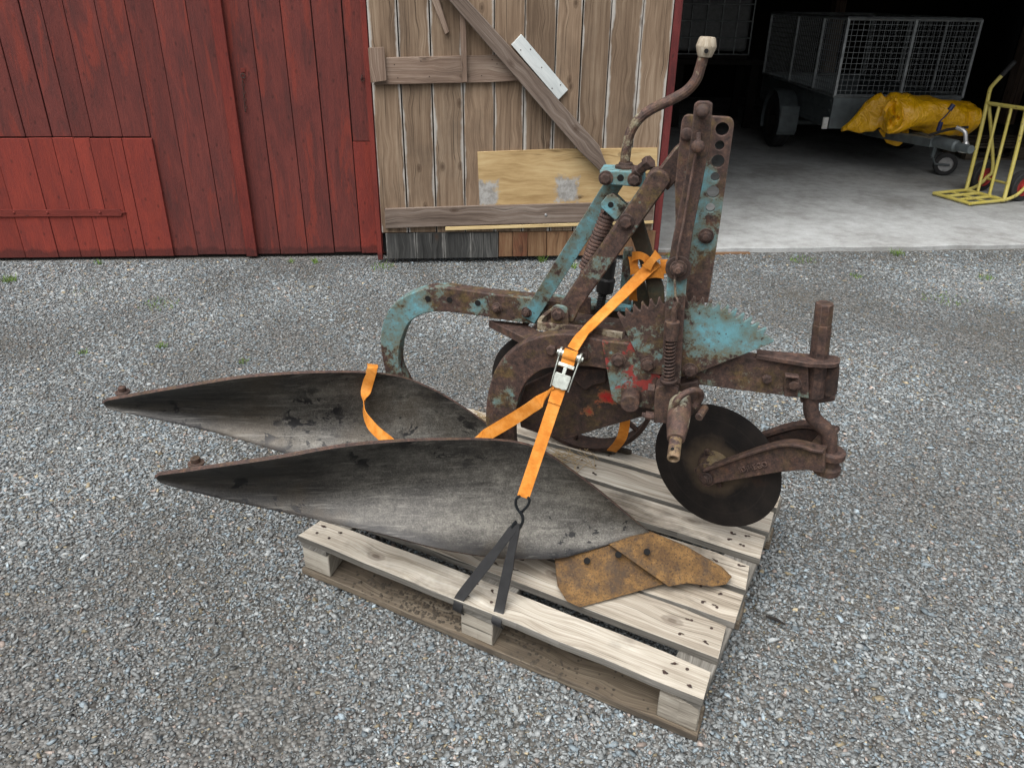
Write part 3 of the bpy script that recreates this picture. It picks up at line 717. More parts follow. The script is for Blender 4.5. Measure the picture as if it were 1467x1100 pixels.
# slotted side plate with the big pin
pp('side_plate', M['redteal'], [(862, 489), (906, 492.5), (948, 541), (950, 590), (922, 584), (900, 581)] + arcpx((890, 580), (880, 579), (876, 569), 4), 1.705, .012)
pp('slot', M['darker'], [(876, 511), (886, 511), (886, 519), (876, 519)], 1.7035, .001)
bolt((886, 515.5), 1.705, .0155)
c = pn((905, 566), 1.705); MB().lathe(c, -N, [(0, .0235), (.046, .0235), (.049, .021)], 22).build('pivot_pin', M['rust'], PL, .001)
bolt((790.5, 500), FD, .0155, washer=False); bolt((836, 507), FD, .0145)
pp('under_bracket', M['rust_dark'], [(822, 528), (868, 530), (868, 548), (850, 552), (838, 560), (822, 545)], 1.76, .05, .003)
# hanging plate with remains of red paint
hp = [(936, 545), (868, 532), (800, 530), (752, 552), (742, 585), (746, 612), (780, 624), (812, 629), (866, 612), (924, 596), (958, 588)]
pp('hanging_plate', M['redspot'], hp, 1.775, .012)
# lower link pin and bracket
pp('pin_bracket', M['rust'], [(938, 560), (940, 556)] + arcpx((945, 553), (957, 548), (972, 557), 4) + [(973, 608), (936, 606)], 1.655, .05, .003)
pp('pin_bracket', M['rust_dark'], [(965, 552), (1000, 546), (1004, 585), (985, 600), (965, 600)], 1.70, .03, .003)
MB().lathe(pn((937, 596), 1.68), -T, [(0, .011), (.02, .011), (.022, .0065), (.03, .0065)], 8).build('grease_nipple', M['springrust'], PL, .001)
MB().lathe(pn((938, 558), 1.67), -T, [(0, .015), (.016, .015)], 6).build('bolt', M['bolt'], PL, .001)
A = pn((975, 578), 1.655); B = pn((964.5, 657), 1.50)
ax = B - A; L = ax.length
MB().lathe(A - ax * .12, ax, [(0, .022), (L * .12, .0265), (L * .32, .0275), (L * .55, .0255), (L * .78, .0205), (L * .79, .0165)], 24).build('link_pin', M['pinmat'], PL, .0015, smooth=40)
MB().lathe(A + ax * .66, ax, [(0, .0145), (L * .33, .0145), (L * .345, .0135), (L * .345, .0095), (L * .27, .0092)], 22).build('pin_end', M['pinend'], PL, .001)
c = A + ax * .9 - N * .0 ; q = V((ax.x, ax.y, ax.z)).normalized(); uu = (Zv - q * q.dot(Zv)).normalized()
side = (uu * .9 + q.cross(uu) * .3).normalized()
MB().lathe(c + side * .0125, side, [(0, .0045), (.0028, .0045)], 10).build('pin_hole', M['darker'], PL)
# ring clip on the pin
rc = pn((985, 575), 1.64); rn = (T * .55 - N * .75 + Zv * -.3).normalized()
MB().torus(rc, rn, .036, .0078, 26, 8, R(-120), R(140), Zv + T * .3).build('ring_clip', M['pinmat'], PL, smooth=60)
MB().cyl(pn((1001, 598), 1.62), pn((1010, 584), 1.66), .0095, 10).build('clip_end', M['rust'], PL, .001)
# shaft clamp at the nose
m = MB().prism([at_z(p, .803) for p in [(1085, 500), (1110, 502.5), (1180, 508)] + arcpx((1196, 509), (1206, 511), (1204, 516), 4) + arcpx((1203, 519), (1198, 522), (1185, 521.5), 4) + [(1160, 520.5), (1084, 508)]], V((0, 0, -.011)))
m.build('clamp_plate', M['rust_bit'], PL, .0015)
m = MB().prism([at_z(p, .688) for p in [(1146, 561), (1196, 560), (1197, 569), (1170, 573), (1148, 571)]], V((0, 0, -.011))); m.build('clamp_plate', M['rust'], PL, .0015)
pp('clamp_tab', M['rust'], [(1124, 541), (1143, 543), (1143, 570), (1123, 568)], 1.712, .008); bolt((1137, 549.5), 1.708, .0145); bolt((1098.5, 541), FD, .0135, washer=False)
pp('clamp_lip', M['rust'], [(1125, 538), (1145, 540), (1145, 543), (1125, 541)], 1.69, .02)
A = pn((1166, 571), 1.74); B = pn((1181.5, 434), 1.74)
A = A; axs = Zv
base = V((A.x, A.y, .70)); topz = pn((1181.5, 434), 1.74).z
b2 = pn((1181.5, 434), 1.74)
MB().tube([base, base.lerp(b2, .78), base.lerp(b2, .785), b2 - Zv * .002, b2], [.0215, .0215, .0205, .0205, .019], 8, upv=T + N * .4).build('coulter_shaft', M['rust'], PL, .002)
a = pn((1186, 563), 1.75); b = pn((1190, 524), 1.75)
MB().lathe(a, b - a, [(0, .020), ((b - a).length, .020)], 20).build('spacer_roller', M['rust_dark'], PL, .002)
MB().cyl(a - (b - a) * .1, b + (b - a) * .3, .009, 12).build('spacer_pin', M['rust'], PL)
# S-bend, coulter fork and disc
STEM = pn((1187, 655), 1.75)
sb = smoothpath([pn(p, 1.745) for p in [(1163, 566), (1161.5, 580), (1163, 593), (1170, 604), (1181, 613), (1187, 624), (1188.5, 638), (1187.5, 660)]], 5)
MB().tube(sb, .0185, 14).build('coulter_stem', M['rust'], PL, smooth=60)
PD = R(38); DT = V((math.cos(PD), -math.sin(PD), 0)); DN = V((math.sin(PD), math.cos(PD), 0))
dd0 = STEM.dot(DN)
def dn(p, off=0.0): return at_plane(p, DN * (dd0 + off), DN)
DC = dn((1024.5, 668)); DR = .186
prof = [(-.0025, .001), (-.0025, DR - .012), (0, DR), (.0025, DR - .012), (.0025, .001)]
MB().lathe(DC, DN, prof, 96).build('coulter_disc', M['disc'], PL, smooth=25)
MB().lathe(DC, -DN, [(.002, .05), (.006, .048), (.010, .042), (.028, .040), (.034, .034), (.05, .032), (.052, .02)], 26).build('disc_hub', M['hub'], PL, .001)
MB().lathe(DC, DN, [(.002, .062), (.008, .060), (.012, .048), (.028, .044), (.05, .034), (.052, .02)], 26).build('disc_hub', M['hub'], PL, .001)
for k in range(4):
    a_ = k * math.pi / 2 + .5; q = DC + (DT * math.cos(a_) + Zv * math.sin(a_)) * .05 - DN * .008
    MB().lathe(q, -DN, [(0, .009), (.008, .009)], 6).build('hub_bolt', M['hub'], PL, .001)
ao = -.052
arm_up = smoothpx([(1004, 681), (1011, 672), (1043, 660), (1079, 647), (1107, 638.6), (1129, 635), (1150, 637.5), (1167, 643), (1181, 645)], 3)
arm_lo = smoothpx([(1181, 678), (1167, 676.5), (1156, 673.7), (1119, 676.6), (1071.6, 684.4), (1046, 688.7), (1026, 692.5), (1014, 698), (1005, 694)], 3)
armp = [dn(p, ao) for p in arm_up + arm_lo]
arm = MB().prism(armp, DN * .012).build('coulter_arm', M['rust'], PL, .003)
up3 = [dn(p, ao) for p in arm_up[3:]]
MB().ribbon([q + DN * .004 for q in up3], [DN] * len(up3), .034, .008).build('arm_flange', M['rust'], arm, .002)
far = [q + DN * (.092) for q in armp]; MB().prism(far, DN * .012).build('coulter_arm', M['rust_dark'], PL, .003)
upf = [q + DN * .096 + Zv * .012 for q in up3]; MB().ribbon(upf, [DN] * len(upf), .03, .014).build('arm_flange', M['rust'], PL, .003)
c = dn((1187, 660), 0)
MB().lathe(c - Zv * .034, Zv, [(0, .030), (.004, .033), (.020, .033), (.024, .026), (.044, .026), (.048, .036), (.064, .036), (.068, .030)], 26).build('fork_collar', M['rust'], PL, .0015)
MB().prism([dn((1155, 641), -.045), dn((1178, 644), -.03), dn((1178, 652), -.03), dn((1155, 650), -.045)], DN * .1).build('fork_bridge', M['rust'], PL, .003)
pj = dn((1012.5, 684), ao)
MB().lathe(pj, -DN, [(-.02, .02), (.006, .0195), (.008, .018)], 20).lathe(pj - DN * .006, -DN, [(0, .0125), (.009, .0125), (.01, .011)], 6).build('axle_nut', M['rust_dark'], arm, .001)
# raised cast letters on the arm
cu = bpy.data.curves.new('cast', 'FONT'); cu.body = 'IDIHEGO'; cu.size = .026; cu.extrude = .004; cu.space_character = 1.05; cu.bevel_depth = .0004
to = bpy.data.objects.new('cast', cu); COL.objects.link(to); bpy.context.view_layer.update()
me = bpy.data.meshes.new_from_object(to.evaluated_get(bpy.context.evaluated_depsgraph_get())); bpy.data.objects.remove(to)
l0 = dn((1061, 676), ao - .001); l1 = dn((1101, 667), ao - .001); ex = (l1 - l0).normalized(); ey = (Zv - ex * ex.dot(Zv)).normalized()
Lw = max(v.co.x for v in me.vertices); sc = (l1 - l0).length / Lw
for v in me.vertices: v.co = l0 + ex * (v.co.x * sc) + ey * (v.co.y * sc) - DN * v.co.z
me.materials.append(M['rust']); finish('cast_lettering', me, arm)
# rear disc coulter and land wheel
c = pn((778, 545), 2.02)
MB().lathe(c, N, [(-.0025, .001), (-.0025, .148), (0, .158), (.0025, .148), (.0025, .001)], 80).build('coulter_disc', M['disc'], PL, smooth=25)
q = pn((713, 521), 2.03); MB().box(q - T * .006, T * .045, N * .035, Zv * .026).build('scraper', M['rust'], PL, .002); MB().tube([q + T * .03 + N * .02 + Zv * .01, q + T * .05 + N * .03 + Zv * .09, uz(-.41, 2.03, .715)], .009, 8).build('scraper_arm', M['rust_dark'], PL)
wc = pn((836, 560), 2.275); wc.z = .147 + .252
WN = (N * .97 + T * .22 + Zv * .06).normalized()
MB().lathe(wc, WN, [(-.035, .238), (-.035, .252), (.035, .252), (.035, .238), (-.035, .238)], 80, cap=False).build('wheel_rim', M['rust_dark'], PL, smooth=25)
MB().lathe(wc, WN, [(-.03, .001), (-.03, .045), (.05, .045), (.05, .001)], 20).build('wheel_hub', M['rust_dark'], PL)
for k in range(6):
    a_ = k * math.pi / 3 + .3; u_ = WN.orthogonal().normalized(); q = u_ * math.cos(a_) + WN.cross(u_) * math.sin(a_)
    MB().cyl(wc + q * .04, wc + q * .245, .009, 8).build('wheel_spoke', M['rust_dark'], PL)
MB().tube(smoothpath([wc, wc - WN * .06, V((wc.x, wc.y, 0)) + Zv * .62 - N * .16, uz(-.2, 2.03, .72)], 4), .018, 10).build('wheel_axle', M['rust_dark'], PL)

# mouldboards: lofted between the traced upper and lower edges, bowed and twisted
def mouldboard(top, bot, bow, name='mouldboard'):
    n1, n2 = 56, 20
    tp = resample(smoothpath(top, 8), n1); bt = resample(smoothpath(bot, 8), n1); m = MB(); g = []
    for i in range(n1):
        s_ = i / (n1 - 1); row = []
        for j in range(n2):
            q = j / (n2 - 1); p = tp[i].lerp(bt[i], q)
            b_ = math.sin(math.pi * q) * math.sin(math.pi * min(1, s_ * 1.02)) ** .8
            p = p + (N * .9 - Zv * .35) * (bow * b_ * (1 - .25 * s_))
            row.append(len(m.v)); m.v.append(p)
        g.append(row)
    for i in range(n1 - 1):
        for j in range(n2 - 1):
            q = [(a_ / (n1 - 1), b_ / (n2 - 1)) for a_, b_ in ((i, j), (i + 1, j), (i + 1, j + 1), (i, j + 1))]
            m.face([g[i][j], g[i + 1][j], g[i + 1][j + 1], g[i][j + 1]], q)
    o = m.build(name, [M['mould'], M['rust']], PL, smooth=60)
    md = o.modifiers.new('sol', 'SOLIDIFY'); md.thickness = .010; md.material_offset_rim = 1; md.offset = 1 if (m.v[g[20][10]] - m.v[g[20][10]]).length else -1
    bv = o.modifiers.new('bev', 'BEVEL'); bv.width = .0015; bv.segments = 2; bv.limit_method = 'ANGLE'; bv.angle_limit = R(50)
    return o
topF = [pn(p, d) for p, d in [((222, 680.5), 1.41), ((224, 677), 1.409), ((232, 675), 1.407), ((252, 672.5), 1.402), ((310, 664), 1.395), ((400, 651), 1.42), ((480, 637), 1.475), ((550, 630), 1.54), ((620, 627), 1.605), ((690, 627), 1.66), ((745, 632), 1.695), ((780, 645), 1.70), ((820, 672), 1.703), ((865, 706), 1.706), ((905, 740), 1.71), ((934, 764), 1.711)]]
botF = [pn(p, d) for p, d in [((222, 681.5), 1.41), ((225, 687), 1.411), ((234, 692), 1.413), ((250, 697), 1.417), ((290, 707), 1.43), ((340, 719), 1.443), ((420, 737), 1.458), ((500, 755), 1.47), ((560, 769), 1.48), ((620, 785), 1.49), ((690, 797), 1.525), ((745, 801), 1.565), ((800, 800), 1.60), ((840, 790), 1.635), ((880, 778), 1.67), ((925, 766), 1.705)]]
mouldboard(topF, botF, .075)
topR = [pn(p, d) for p, d in [((147, 575), 1.68), ((149, 572), 1.68), ((157, 569), 1.678), ((172, 566.5), 1.675), ((230, 556), 1.668), ((290, 546), 1.68), ((350, 537), 1.715), ((420, 532), 1.765), ((480, 530.5), 1.825), ((530, 532), 1.875), ((580, 540), 1.935), ((620, 556), 1.95), ((655, 576), 1.96), ((690, 600), 1.97), ((745, 640), 1.98)]]
botR = [pn(p, d) for p, d in [((147, 576), 1.68), ((149, 580), 1.681), ((156, 585), 1.683), ((170, 590), 1.687), ((210, 598), 1.70), ((270, 611), 1.714), ((330, 626), 1.726), ((410, 650), 1.738), ((480, 668), 1.752), ((550, 682), 1.78), ((610, 690), 1.83), ((660, 690), 1.88), ((700, 680), 1.925), ((745, 660), 1.97)]]
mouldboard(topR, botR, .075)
# stay bolts behind the tails
for q, d in (((281, 664), 1.49), ((176, 562), 1.76)):
    c = pn(q, d)
    MB().lathe(c - Zv * .03, Zv, [(0, .012), (.028, .012), (.028, .022), (.034, .022), (.034, .012), (.048, .012), (.05, .008)], 14).build('tail_bolt', M['rust'], PL, .001)
# tail stays: bars from the legs to the back of the boards
for (u0, d0, z0, q, d1) in ((-.40, 1.765, .40, (430, 665), 1.60), (-.80, 2.03, .46, (340, 558), 1.86)):
    MB().cyl(uz(u0, d0, z0), pn(q, d1) + N * .02 - Zv * .03, .011, 10).build('tail_stay', M['rust_dark'], PL)
# share of the front body: wing plate and point
w3 = [at_z((795, 801), .196), at_z((880, 779.5), .232), at_z((978, 829), .163), at_z((831, 870), .151), at_z((812, 861), .152), at_z((799, 840), .165)]
MB().prism(w3, V((.0, .02, -.010))).build('share_wing', M['share'], PL, .0015)
p3 = [at_z((873, 780), .240), at_z((905, 768.5), .256), at_z((934, 762), .266), at_z((985, 783), .225), at_z((1035, 812), .180), at_z((1049, 826), .168), at_z((1040, 837), .166), at_z((1020, 840), .169), at_z((985, 835), .172), at_z((958, 840), .170)]
MB().prism(p3, V((.0, .02, -.012))).build('share_point', M['share'], PL, .0015)
for q, z_, par in (((841, 803), .2, 1), ((886, 794), .222, 1), ((927, 790), .236, 1)):
    c = at_z(q, z_); nrm = (V((0, -.55, .83))).normalized()
    MB().lathe(c - nrm * .003, nrm, [(0, .0088), (.0036, .0088)], 18).build('share_bolt', M['darker'], PL)
pp('landside', M['rust_dark'], [(745, 655), (800, 690), (860, 735), (905, 765), (925, 772), (870, 772), (800, 740), (735, 690)], 1.735, .012)
# ------------------------------------------------------------------ pallet under the plough
PYAW = R(-28.115); EX = V((math.cos(PYAW), math.sin(PYAW), 0)); EY = V((-math.sin(PYAW), math.cos(PYAW), 0))
FR = V((.4392, 1.2097, 0))
def pal(a, b, z): return FR - EX * a + EY * b + Zv * z       # a metres left of the front right corner, b metres back
PA = thing('pallet', 'weathered grey wooden pallet on the gravel carrying the rusty plough', 'pallet', tuple(pal(.6, .46, 0)))
vs_ = [(0, .096), (.134, .255), (.269, .388), (.406, .52), (.553, .668), (.687, .803), (.822, .898)]
def board(name, mat, a0, a1, b0, b1, z0, z1, grain, parent=PA, bevel=.003, wob=.004, seg=10, acr=None):
    """a sawn board with a slightly uneven outline"""
    m = MB().grain(grain); along = abs(grain.dot(EX)) > .5
    L0, L1, W0, W1 = (a0, a1, b0, b1) if along else (b0, b1, a0, a1)
    up, lo = [], []
    for i in range(seg + 1):
        l = L0 + (L1 - L0) * i / seg
        up.append((l, W1 + random.uniform(-wob, wob) * .6)); lo.append((l, W0 + random.uniform(-wob, wob) * .6))
    c = random.uniform(.006, .022)
    up[0] = (L0 + c * random.random(), up[0][1] - c * .5); up[-1] = (L1 - c * random.random(), up[-1][1] - c * .5)
    poly = lo + up[::-1]
    pts = [pal(l, w_, z1) if along else pal(w_, l, z1) for l, w_ in poly]
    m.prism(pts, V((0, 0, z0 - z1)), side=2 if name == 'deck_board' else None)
    return m, name, mat, parent, bevel
for k, (b0, b1) in enumerate(vs_):
    m, nm, mt, pr, bv = board('deck_board', M['pallet_front'] if k == 0 else M['pallet'], random.uniform(-.004, .004), 1.2 + random.uniform(-.006, .006), b0, b1, .122 + random.uniform(-.001, .001), .144 + random.uniform(-.0015, .0015), EX)
    m.mat = 1
    for a_ in (.05, .1, .58, .63, 1.1, 1.15):
        for bb in (.3, .72):
            q = pal(a_ + random.uniform(-.012, .012), b0 + (b1 - b0) * bb + random.uniform(-.008, .008), .1455)
            m.lathe(q, Zv, [(-.002, .0045), (.0006, .0045)], 8)
            if random.random() < .6:
                a0_ = random.gauss(0, .35); u_ = EX * math.cos(a0_) + EY * math.sin(a0_); w_ = EX * -math.sin(a0_) + EY * math.cos(a0_); la, lb = random.uniform(.005, .011), random.uniform(.002, .0038)
                q2 = q + EX * random.uniform(-.01, .012) + EY * random.uniform(-.006, .006); kk = len(m.v)
                m.v += [q2 + u_ * (la * math.cos(t_) * random.uniform(.75, 1.2)) + w_ * (lb * math.sin(t_) * random.uniform(.75, 1.2)) + Zv * .0003 for t_ in [math.pi * 2 * x / 9 for x in range(9)]]
                m.face(list(range(kk, kk + 9)))
    o = m.build(nm, [mt, M['rust_dark'], M['pallet_side']], pr, bv)
for (a0, a1) in ((.003, .098), (.54, .66), (1.1, 1.195)):
    m, nm, mt, pr, bv = board('cross_board', M['pallet_side'], a0, a1, .004, .925, .1005, .1215, EY); m.build(nm, mt, pr, bv)
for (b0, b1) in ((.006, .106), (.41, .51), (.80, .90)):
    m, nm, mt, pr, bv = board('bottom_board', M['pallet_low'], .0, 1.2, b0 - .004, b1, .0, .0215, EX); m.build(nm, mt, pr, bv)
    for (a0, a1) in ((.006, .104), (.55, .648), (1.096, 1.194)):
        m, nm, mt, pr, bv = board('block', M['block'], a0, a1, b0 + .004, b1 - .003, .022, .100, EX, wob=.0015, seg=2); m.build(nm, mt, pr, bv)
# broken end of a bottom board and dirt between the boards
m = MB()
for i in range(420):
    a_ = random.gauss(.80, .10) if i % 3 else (random.gauss(.42, .07) if i % 2 else random.uniform(.12, 1.08)); b_ = random.uniform(.008, .10)
    if .545 < a_ < .652 or a_ > 1.09 or a_ < .11: continue
    r_ = random.uniform(.0025, .008) * (1.35 if random.random() < .1 else 1); q = pal(a_, b_, .0215)
    k0 = len(m.v); kk = 6
    m.v += [q + V((math.cos(2 * math.pi * x / kk) * r_ * random.uniform(.7, 1.2), math.sin(2 * math.pi * x / kk) * r_ * random.uniform(.7, 1.2), -.001)) for x in range(kk)] + [q + V((random.uniform(-.3, .3) * r_, random.uniform(-.3, .3) * r_, r_ * random.uniform(.35, .7)))]
    for x in range(kk): m.face([k0 + x, k0 + (x + 1) % kk, k0 + kk])
o = m.build('soil_crumbs', M['soil'], None, 0, 50); tag(o, 'dark soil crumbs scattered on the lower front board of the pallet', 'soil', kind='stuff')
for (q, r_) in (((866, 645), .05), ((893, 647), .034)):
    c = at_z(q, .148); m = MB(); k = 9
    m.prism([c + EX * (r_ * random.uniform(.75, 1.1) * math.cos(2 * math.pi * i / k)) + EY * (r_ * .42 * random.uniform(.7, 1.15) * math.sin(2 * math.pi * i / k)) + Zv * .012 for i in range(k)], V((0, 0, -.014)))
    o = m.build('soil_clod', M['soil'], None, .003)
    tag(o, 'larger flat brown soil clod on the rear pallet board below the wheel' if r_ > .04 else 'smaller flat soil clod on the rear pallet board beside the hanging orange strap end', 'clod', 'soil clods on the pallet')

# ------------------------------------------------------------------ orange ratchet strap and black rubber strap
RS = thing('ratchet_strap', 'orange ratchet strap with zinc buckle lashing the plough down', 'strap', tuple(at_z((690, 880), .15)))
SA = pn((823, 492), 1.690); SB = at_z((692, 884), .152)
def online(py):      # point of the taut strap at a picture height
    lo, hi = 0.0, 1.0
    for _ in range(40):
        t = (lo + hi) / 2; P = SA.lerp(SB, t) - EYE
        y = 550 - F_PX * P.dot(UP) / P.dot(FWD)
        if y < py: lo = t
        else: hi = t
    return SA.lerp(SB, t)
sax = (SB - SA).normalized(); swd = (T - sax * T.dot(sax)).normalized(); snn = sax.cross(swd)
if snn.dot(FWD) > 0: snn = -snn
up_ = smoothpath([pn((940, 374), 1.832), pn((928, 386), 1.828), pn((890, 424), 1.79), pn((846, 467), 1.732), pn((833, 481), 1.708), online(500)], 5)
MB().ribbon(up_, T * .8 + Zv * .35, .0315, .0024).build('webbing', M['strap'], RS)
low = [online(552), online(580), online(620), online(660), online(700), online(712)]
MB().ribbon(low, swd, .031, .0028).build('webbing', M['strap'], RS)
sh_ = [online(561) + snn * .002, online(575) + snn * .003, online(578) + snn * .0035]
MB().ribbon(sh_, swd, .0325, .0035).build('webbing', M['strap'], RS)
lf = smoothpath([online(553) - swd * .012, pn((778, 571), 1.688), pn((745, 594), 1.69), pn((712, 614), 1.695), pn((690, 627), 1.705), pn((672, 640), 1.735)], 5)
MB().ribbon(lf, Zv * .9 + T * .5, .033, .0024).build('webbing', M['strap'], RS)
rr = [pn(p, d) for p, d in [((533.5, 522), 1.955), ((534, 526), 1.868), ((531, 536), 1.862), ((525, 557), 1.862), ((521.5, 575), 1.84), ((522, 592), 1.82), ((530, 607), 1.79), ((542, 620), 1.75), ((560, 634), 1.70), ((580, 650), 1.69)]]
rwd = [T, T, T + Zv * .1, T * .9 + N * .3, T * .25 + N * -.9, T * .6 - N * .7 + Zv * .3, T * .8 - N * .3 + Zv * .6, T * .6 + Zv * .8, T * .55 + Zv * .8, T * .5 + Zv * .8]
rs_ = smoothpath(rr, 4); wds = []
for i in range(len(rs_)):
    f = i / 4; j = min(int(f), len(rwd) - 2); wds.append(rwd[j].lerp(rwd[j + 1], min(f - j, 1)))
MB().ribbon(rs_, wds, .031, .0024).build('webbing', M['strap'], RS)
hg = smoothpath([pn((899, 560), 1.80), pn((896, 590), 1.80), pn((894, 615), 1.81), pn((888, 632), 1.84), pn((876, 646), 1.90)], 4)
MB().ribbon(hg, T, .027, .0024).build('webbing', M['strap'], RS)
# knot round the frame legs
kn = [([(906, 368), (916, 366), (926, 371), (932, 382)], 1.825, .026), ([(951, 390), (938, 391), (924, 394), (915, 398)], 1.83, .034), ([(943, 364), (935, 372), (926, 384)], 1.815, .026), ([(922, 396), (914, 402), (908, 414), (907, 430)], 1.832, .022), ([(908, 368), (908, 380), (911, 392)], 1.838, .03), ([(951, 372), (950, 380), (951, 392)], 1.84, .02)]
for pts, d, wd in kn:
    P = smoothpath([pn(p, d + .012 * (abs(i - 1.2) > 1)) for i, p in enumerate(pts)], 5); t = (P[-1] - P[0]).normalized(); sdv = t.cross(N)
    MB().ribbon(P, sdv, [wd * (1 - .35 * math.sin(math.pi * i / (len(P) - 1))) for i in range(len(P))], .003).build('strap_knot', M['strap'], RS)
# buckle
bc = online(527); BU = thing_part = None
def bk(a, b_, n): return bc + sax * a + swd * b_ + snn * n
m = MB()
for s_ in (-1, 1):
    pts = [bk(-.046, s_ * .024, -.002), bk(-.03, s_ * .024, .012), bk(.03, s_ * .022, .008), bk(.055, s_ * .021, .003), bk(.055, s_ * .021, -.004), bk(-.046, s_ * .024, -.006)]
    m.prism(pts, swd * (s_ * .003))
    m.lathe(bk(-.032, s_ * .0225, .004), swd * s_, [(0, .0135), (.005, .0135), (.007, .006), (.011, .006)], 16)
m.build('buckle_frame', M['zinc'], RS, .0008)
MB().cyl(bk(-.032, -.022, .005), bk(-.032, .022, .005), .0085, 14).build('buckle_axle', M['zinc'], RS)
wr = [bk(-.032 + .0125 * math.cos(a), 0, .005 + .0125 * math.sin(a)) for a in [math.pi * (1.1 - i / 9) for i in range(10)]] + [bk(-.012, 0, .009), bk(.0, 0, .003)]
MB().ribbon(wr, swd, .033, .0026).build('webbing', M['strap'], RS)
m = MB(); m.prism([bk(.016, -.019, .014), bk(.016, .019, .014), bk(.022, .0205, .014), bk(.05, .0195, .012), bk(.054, .008, .011), bk(.052, 0, .011), bk(.054, -.008, .011), bk(.05, -.0195, .012), bk(.022, -.0205, .014)], snn * -.004)
m.build('buckle_handle', M['zinc'], RS, .001)
m = MB(); m.box(bk(-.010, -.0205, .010), swd * .041, sax * .009, snn * .005).box(bk(-.002, -.005, .009), swd * .009, sax * .018, snn * .004); m.build('buckle_pawl', M['zinc'], RS, .001)
# hook
hd = online(722).dot(N)
hp_ = [(756, 712), (758.5, 717), (756, 724), (750.5, 730), (746, 734), (741, 728), (738.8, 721), (740, 714), (745, 710.5)]
MB().tube(smoothpath([pn(p, hd) for p in hp_], 4), .0036, 10).build('hook', M['hook'], RS, smooth=60)
MB().tube(smoothpath([pn(p, hd - .006) for p in [(744, 732), (748, 738), (749, 746), (745, 755), (739, 762), (734, 760), (735, 752), (739, 747)]], 4), .0042, 10).build('hook', M['hook'], RS, smooth=60)
RB = thing('rubber_strap', 'black rubber strap looped over the pallet edge and held by the orange strap hook', 'strap', tuple(at_z((685, 885), .10)))
ht = pn((741, 749), hd - .004)
FRp = FR - EY * .005
def fp(p): return at_plane(p, FRp, EY)
b1, b2 = at_z((661, 855), .1495), at_z((716, 872), .1495)
for (b_, e_, wd) in ((b1, fp((655, 873)), .030), (b2, fp((711, 893)), .030)):
    P = [ht, ht.lerp(b_, .5), b_ + Zv * .004, b_.lerp(e_, .5) + Zv * .002 - EY * .003, e_, e_ - Zv * .02 + EY * .012]
    wv = EX * .95 + Zv * -.1
    m = MB().ribbon(smoothpath(P, 4), wv, [.014] + [.022] * 3 + [.0275] * 30, .004)
    m.build('rubber_band', M['rubber'], RB, .0006)

# ------------------------------------------------------------------ ground
def plane_obj(name, pts, mat):
    me = bpy.data.meshes.new(name); me.from_pydata(pts, [], [tuple(range(len(pts)))]); me.materials.append(mat)
    o = bpy.data.objects.new(name, me); COL.objects.link(o); return o
tag(plane_obj('gravel_yard', [(-80, -80, -.006), (80, -80, -.006), (80, 80, -.006), (-80, 80, -.006)], M['ground']), kind='structure')

